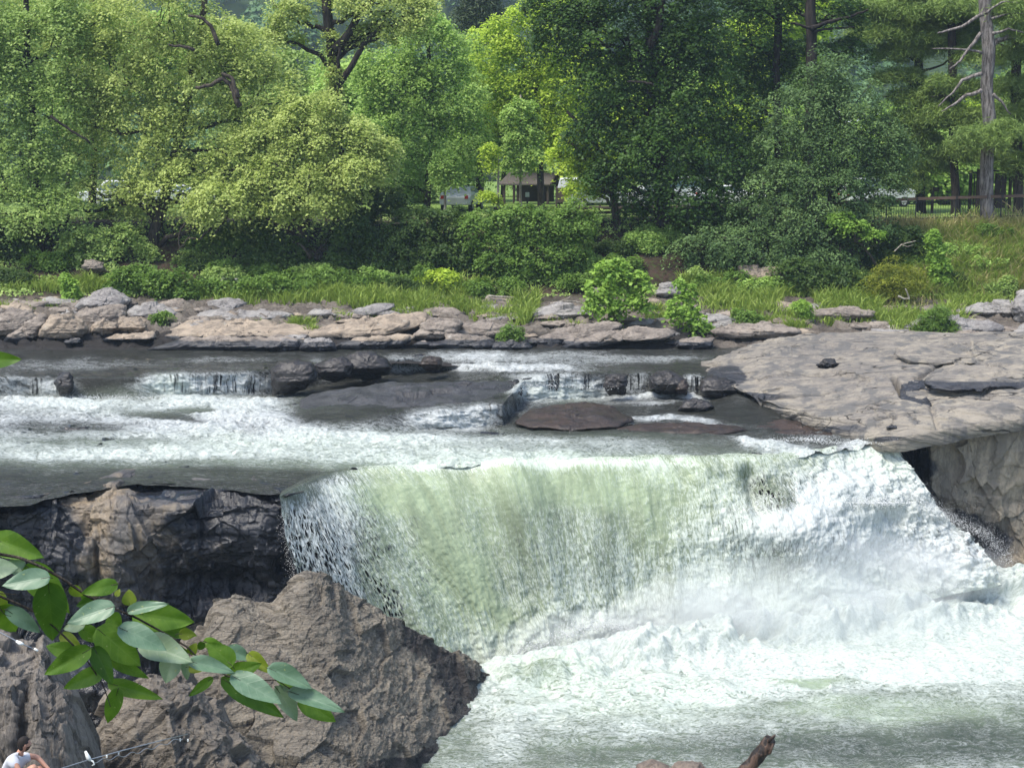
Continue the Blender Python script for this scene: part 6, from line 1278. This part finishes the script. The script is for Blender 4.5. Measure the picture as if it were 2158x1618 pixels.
body = [J(10,1662,0,(.15,.13)), J(18,1632,.01,(.135,.12)), J(30,1604,.02,(.14,.12)), J(38,1592,.03,(.06,.06)), J(43,1584,.04,(.052,.055)), J(46,1578,.05,(.06,.06)),
        J(26,1598,-.17,.058), J(40,1622,-.24,.045), J(50,1650,-.18,.038), J(66,1654,-.16,.03),
        J(52,1592,.19,.056), J(78,1594,.20,.046), J(88,1604,.15,.038), J(101,1619,.10,.03),
        J(14,1664,-.10,.09), J(46,1640,-.12,.085), J(72,1612,-.08,.066), J(80,1650,-.08,.055), J(84,1692,-.08,.04), J(100,1698,-.10,.035),
        J(22,1664,.12,.09), J(62,1632,.12,.08), J(86,1616,.12,.062), J(98,1656,.12,.05), J(104,1694,.12,.038), J(120,1698,.12,.032)]
be = [(0,1),(1,2),(2,3),(3,4),(4,5),(2,6),(6,7),(7,8),(8,9),(2,10),(10,11),(11,12),(12,13),(0,14),(14,15),(15,16),(16,17),(17,18),(18,19),(0,20),(20,21),(21,22),(22,23),(23,24),(24,25)]
def hand(base, du, dv, dy, idx):
    global body, be
    for f, (sp, ln) in enumerate([(-.030, .055), (-.012, .075), (.004, .08), (.020, .074), (.034, .058)]):
        a = len(body); x, y, z = body[base][:3]
        body += [(x + du * .045, y + sp, z + dv * .045, .011), (x + du * (.045 + ln * .5), y + sp * 1.2, z + dv * (.05 + ln * .5), .009), (x + du * (.04 + ln * .8), y + sp * 1.2, z + dv * (.06 + ln), .0075)]
        be += [(base, a), (a, a + 1), (a + 1, a + 2)]
hand(13, .9, -.5, 0, 0); hand(9, .9, -.3, 0, 0)
skin_obj('body', body, be, M['skin'], man)
# head: one shaped surface with brow, nose, lips, chin and ears, turned to the right and a little away
def headmesh(mat_skin):
    nth, nph = 56, 44
    th = np.linspace(0, 2 * math.pi, nth, endpoint=False)[None]; ph = np.linspace(.02, math.pi - .02, nph)[:, None]
    x = np.sin(ph) * np.cos(th); y = np.sin(ph) * np.sin(th); z = np.cos(ph) + 0 * th
    R = np.stack([x * .098, y * .075, z * .118], -1)          # +x is the face
    face = np.clip(x, 0, 1); g = lambda a, b, c, s, w: a * np.exp(-((z - b) / s) ** 2 - ((y - c) / w) ** 2) * face
    R[..., 0] += g(.030, -.18, 0, .16, .13) + g(.010, .18, .3, .09, .22) + g(.010, .18, -.3, .09, .22) - g(.012, .02, .33, .10, .14) - g(.012, .02, -.33, .10, .14) + g(.010, -.50, 0, .07, .25) + g(.014, -.8, 0, .14, .3) - g(.005, -.4, 0, .05, .3)
    R[..., 0] -= .018 * np.clip(-z - .35, 0, 1) * (x < 0); R[..., 1] *= 1 - .28 * np.clip(-z - .2, 0, 1)
    return R, th, ph
R, th, ph = headmesh(None)
yaw, pit = math.radians(38), math.radians(-4)
cy_, sy_ = math.cos(yaw), math.sin(yaw)
def hrot(P): 
    P = np.asarray(P); return np.stack([P[..., 0] * cy_ - P[..., 1] * sy_, P[..., 0] * sy_ + P[..., 1] * cy_, P[..., 2] - .05 * P[..., 0]], -1)
hc = pd(51, 1567, PD + .05) - org
mb = MB(); mb.add((hrot(R) + hc), gridfaces(*R.shape[:2], True)[:, ::-1])
for s in (-1, 1):
    V, Fc = ball((0, 0, 0), (.022, .010, .034), 12); mb.add(hrot(V + np.array([-.008, s * .074, -.005])) + hc, Fc)
mb.build('head', M['skin'], man, True)
hd = [c for c in COL.objects if c.name.startswith('head') and c.parent == man][0]
x = R[..., 0]; zz = R[..., 2]
hm_ = (zz > .028 - .55 * np.clip(-x + .03, 0, .2)) | (x < -.045)
hm_ &= ~((x > .045) & (zz < .062)); hm_ &= zz > -.085
Rh = R * np.where(hm_, 1.075, .96)[..., None]; Rh[..., 2] += .003 * hm_
MB().add(hrot(Rh) + hc, gridfaces(*R.shape[:2], True)[:, ::-1]).build('hair', M['hair'], man, True)
bm_ = (x > .0) & (zz < -.035) & (np.abs(zz + .058) > .004) | ((x > .02) & (zz < -.075))
Rb = R * np.where(bm_, 1.05, .95)[..., None]
MB().add(hrot(Rb) + hc, gridfaces(*R.shape[:2], True)[:, ::-1]).build('beard', M['hair'], man, True)
for s in (-1, 1):
    V, Fc = ball((0, 0, 0), (.009, .012, .006), 10); MB().add(hrot(V + np.array([.083, s * .027, .006])) + hc, Fc).build('eye', M['white_paint'], man, True)
sh1 = [J(10,1664,0,(.175,.155)), J(17,1636,.01,(.16,.145)), J(28,1608,.02,(.18,.16)), J(36,1597,.03,(.12,.11)), J(26,1600,-.16,.10), J(37,1619,-.225,.085), J(51,1595,.18,.095), J(68,1595,.195,.078)]
skin_obj('shirt', sh1, [(0,1),(1,2),(2,3),(2,4),(4,5),(2,6),(6,7)], M['shirt'], man)
s2 = [J(10,1668,0,(.175,.15)), J(15,1668,-.10,.115), J(40,1648,-.12,.105), J(22,1668,.12,.11), J(54,1640,.12,.10)]
skin_obj('shorts', s2, [(0,1),(1,2),(0,3),(3,4)], M['shorts'], man)

# ------------------------------------------------------------------ the leafy branch hanging into the view from the left
def bleaf_mat(name, a, b, vein, trans, rough, spec):
    t = NT(name); uv = t.n('UVMap', uv_map='flow').outputs[0]; sp = t.n('SeparateXYZ', {0: uv})
    ax = t.math('ABSOLUTE', sp.outputs[0]); y = sp.outputs[1]
    v = t.math('FRACT', t.math('MULTIPLY', t.math('SUBTRACT', y, t.math('MULTIPLY', ax, .42)), 5.5))
    vn = t.math('MAXIMUM', t.rng(t.math('ABSOLUTE', t.math('SUBTRACT', v, .5)), 0.0, .09, 1, 0), t.rng(ax, .0, .035, 1, 0))
    n = t.noise(t.pos(), 30, 4, .6); c = t.mix(t.rng(n, .3, .7), a, b); c = t.mix(t.math('MULTIPLY', vn, .30), c, vein)
    c = t.mix(t.rng(t.noise(t.pos(), 90, 2, .5), .70, .74, 0, .7), c, (.30, .34, .12))
    h = t.math('SUBTRACT', n, t.math('MULTIPLY', vn, 1.2)); nb = t.bump(h, .16, .003)
    tr = t.n('BsdfTranslucent', {0: t.mix(.5, c, (.22, .42, .02))}).outputs[0]
    return t.done(t.n('MixShader', {0: trans, 1: t.bsdf(c, rough, nb, spec=spec), 2: tr}).outputs[0])
BL = {'G': bleaf_mat('branch_leaf_green', (0.064, 0.145, 0.015), (0.119, 0.221, 0.025), (0.170, 0.272, 0.060), .4, .5, .3),
      'D': bleaf_mat('branch_leaf_deep', (0.030, 0.085, 0.012), (0.051, 0.123, 0.017), (0.093, 0.170, 0.034), .35, .5, .3),
      'Y': bleaf_mat('branch_leaf_yellow', (0.145, 0.187, 0.017), (0.187, 0.238, 0.025), (0.238, 0.281, 0.060), .4, .5, .3),
      'B': bleaf_mat('branch_leaf_glossy', (0.085, 0.157, 0.093), (0.128, 0.212, 0.132), (0.170, 0.255, 0.170), .15, .42, .5),  # upper leaf faces: greyed colour carries the sheen of the sky
      'P': bleaf_mat('branch_leaf_pale', (0.187, 0.264, 0.153), (0.238, 0.315, 0.204), (0.306, 0.374, 0.255), .25, .45, .5)}
bro = pd(-120, 1180, 3.5); br = empty('leafy_branch', bro); tag(br, 'leafy tree branch hanging into the view from the left edge', 'branch')
zs = lambda x, y: (x * .3944, 980 + y * .3944)
def BD(x): return 3.35 + .25 * (x / 1900.0)
mbs = MB()
def stem(pts, r0, r1, off=0):
    P = np.array([pd(*zs(x, y), BD(x) + off) - bro for x, y in pts]); s = np.linspace(0, len(P) - 1, len(P) * 4)
    T = np.stack([np.interp(s, np.arange(len(P)), P[:, j]) for j in range(3)], -1); mbs.tube(T, np.linspace(r0, r1, len(T)), 8, wob=.15)
stem([(-300,430),(0,475),(110,495),(215,540),(340,610),(470,700),(600,760),(720,810),(850,880),(1000,970),(1060,1030),(1120,1050),(1215,1130),(1350,1150),(1480,1145),(1600,1230)], .0042, .0012)
stem([(-300,560),(0,700),(120,750),(215,800),(315,885),(400,970),(470,1050),(550,1170),(575,1240),(590,1290)], .0034, .0010, -.03)
stem([(-200,640),(0,685),(90,690)], .0018, .0008, .03); stem([(470,700),(560,712),(660,738),(720,765)], .0014, .0006, .02); stem([(0,770),(30,800),(60,806)], .001, .0006)
LV = [(-30,395,228,492,135,'G',.05,30),(-60,560,100,545,110,'P',.0,10),(255,600,5,640,115,'B',-.04,20),(130,560,20,520,90,'P',.04,10),(150,545,372,790,150,'G',.02,25),(260,640,282,945,165,'D',-.05,15),(620,635,432,685,82,'G',.0,10),(690,745,690,662,72,'Y',.0,10),
 (600,757,350,840,118,'B',-.05,20),(690,778,902,738,66,'B',-.02,20),(720,790,1040,838,150,'G',.03,20),(820,850,1052,912,95,'G',.05,20),(645,870,895,985,125,'B',-.07,15),(530,880,755,1075,160,'G',.0,20),(760,950,1030,1050,150,'P',-.02,25),(385,1000,245,965,88,'G',.0,20),
 (475,985,232,1120,112,'G',-.03,20),(505,978,604,1178,95,'D',-.03,25),(552,1095,335,1195,92,'G',-.02,25),(590,1165,866,1248,84,'G',.0,30),(630,1200,570,1392,84,'G',-.02,20),(585,1035,800,1140,66,'G',.03,30),(925,1030,885,1165,110,'P',.06,15),(990,1040,1000,1150,50,'P',.05,25),
 (1235,1065,1105,945,120,'G',-.02,15),(1215,985,1342,1035,80,'B',.03,20),(1330,1008,1448,1110,72,'Y',.03,25),(1018,1048,1258,1105,84,'B',-.05,25),(1225,1120,1392,1060,95,'G',.02,15),(1132,1138,1006,1236,52,'G',-.01,15),(1200,1145,1520,1350,110,'D',.02,15),
 (1248,1128,1508,1275,122,'B',-.06,20),(1478,1190,1598,1372,92,'P',.01,25),(1442,1085,1672,1195,100,'B',-.03,30),(1555,1210,1842,1312,92,'B',-.04,20),(1605,1250,1798,1372,104,'G',.02,15),(40,775,222,892,90,'B',.01,15),(0,760,90,895,130,'G',.05,15),(-60,700,40,790,120,'Y',.06,15),(375,655,448,698,56,'Y',.0,15),
 (500,725,408,752,62,'D',.03,15),(1012,1078,1078,1098,50,'Y',.02,10),(450,850,330,870,70,'P',-.03,10),(330,905,440,985,66,'Y',.02,15),(430,870,560,945,80,'G',.03,15),(1015,1005,1050,950,52,'Y',.0,10),(960,900,1050,905,60,'Y',.0,15),(1470,1120,1640,1200,60,'G',.01,20),(880,1000,1010,1000,90,'D',.03,20),(620,700,640,660,30,'Y',.0,10),(1090,950,1050,985,40,'D',.04,15),(1090,940,1210,980,60,'G',.05,15),(440,690,520,745,50,'G',.04,15),(560,970,640,1040,60,'B',.03,25),(580,810,650,860,90,'G',.05,20),(1500,1150,1600,1230,70,'P',.02,15)]
Rb_ = np.random.default_rng(8)
for i, (bx, by, tx, ty, wd, kd, off, cup) in enumerate(LV):
    D0 = BD((bx + tx) / 2) + off; b = pd(*zs(bx, by), D0) - bro; t = pd(*zs(tx, ty), D0 + Rb_.uniform(-.03, .03)) - bro
    ax = t - b; ln = np.linalg.norm(ax); ax /= ln; view = pd(*zs(tx, ty), D0) - np.array([0, 0, CAMZ]); view /= np.linalg.norm(view)
    tl = math.radians(Rb_.uniform(-30, 30)); nrm = -view; nrm = nrm - ax * nrm.dot(ax); nrm /= np.linalg.norm(nrm); sd_v = np.cross(ax, nrm)
    if kd in 'BP': nrm = nrm * .9 + np.array([0, 0, .45]); nrm -= ax * nrm.dot(ax); nrm /= np.linalg.norm(nrm); sd_v = np.cross(ax, nrm)
    W_ = wd * .3944 * D0 / F / 2 * 1.18; nl, nw = 26, 13
    s = np.linspace(0, 1, nl)[:, None]; w = np.linspace(-1, 1, nw)[None]
    out = (np.sin(np.pi * s ** .62) ** .72) * (1 - .16 * s) ; out = np.where(s > .86, out * (1 - .35 * sstep(s, .86, 1)), out)
    notch = .06 * np.abs(w) * np.exp(-(s / .08) ** 2)
    ser = 1 + .008 * np.where(np.arange(nl)[:, None] % 2 == 0, 1, -1) * (np.abs(w) > .95)
    cu = math.radians(cup * Rb_.uniform(.7, 1.5)) ; y = (s - notch) * ln; x = w * W_ * out * ser
    z = np.abs(x) * math.tan(cu) * .8 - .10 * ln * (s - .3) ** 2 * Rb_.uniform(.4, 2.6) + .022 * ln * np.sin(s * 7 + w * 2.5 + i) * np.abs(w) + .0003 * np.sin((s - np.abs(w) * .2) * 50) * np.abs(w) * W_ / .02
    P = b + ax * y[..., None] + sd_v * x[..., None] + nrm * z[..., None]
    wu = np.stack(np.broadcast_arrays(w * out * .6, s), -1)
    o = link('leaf', mesh('leaf', P, gridfaces(nl, nw), BL[kd], None, wu, True), br)
    # stalk back to the branch
    mbs.tube(np.array([b - ax * .012 - np.array([0, 0, .004]), b - ax * .004, b + ax * ln * .15]), [.0009, .0008, .0006], 5)
mbs.build('stem', M['bark'], br, True)
b2 = empty('leafy_twig', pd(-30, 752, 2.6)); tag(b2, 'single blurred green leaf poking in at the left edge above the rapids', 'leaf'); 
P0_ = np.array(b2.location); b = pd(-40, 757, 2.6) - P0_; t = pd(46, 757, 2.6) - P0_; ax = t - b; ln = np.linalg.norm(ax); ax /= ln
s = np.linspace(0, 1, 20)[:, None]; w = np.linspace(-1, 1, 9)[None]; P = b + ax * (s * ln)[..., None] + np.array([0, .15, 1.0]) * (w * .016 * np.sin(np.pi * s ** .7) ** .8)[..., None] + np.array([0, -1, 0]) * (.004 * np.abs(w) + .003 * np.sin(4 * s))[..., None]
link('leaf', mesh('leaf', P, gridfaces(20, 9), BL['G'], None, np.stack(np.broadcast_arrays(w * .5, s), -1), True), b2)
m = MB(); m.tube([b - ax * .05, b, b + ax * .02], [.0012, .001, .0008], 6); m.build('stem', M['bark'], b2, True)

# haze: one closed box of pale air round the whole place
tH = NT('hazy_air'); hz = tH.done(None, tH.n('VolumePrincipled', {'Color': (.62, .78, .97, 1), 'Density': .00032, 'Anisotropy': .1}).outputs[0])
tag(MB().box((0, 430, 122), (1100, 1020, 270)).build('haze', hz, origin=(0, 430, -10)), kind='stuff')

# copies that would share a label say which of them they are
from collections import defaultdict
dd_ = defaultdict(list)
for o in COL.objects:
    if o.parent is None and 'label' in o: dd_[o['label']].append(o)
for lb, os_ in dd_.items():
    if len(os_) > 1:
        os_.sort(key=lambda o: o.location.x / max(1, o.location.y))
        w_ = ['leftmost', 'rightmost'] if len(os_) == 2 else (['leftmost', 'middle', 'rightmost'] if len(os_) == 3 else ['leftmost'] + ['second', 'third', 'fourth', 'fifth', 'sixth'][:len(os_) - 2] + ['rightmost'])
        for o, w in zip(os_, w_): o['label'] = w + ' ' + lb
for o in COL.objects:
    if 'label' in o and len(o['label'].split()) > 16: print('LONG', o.name, o['label'])
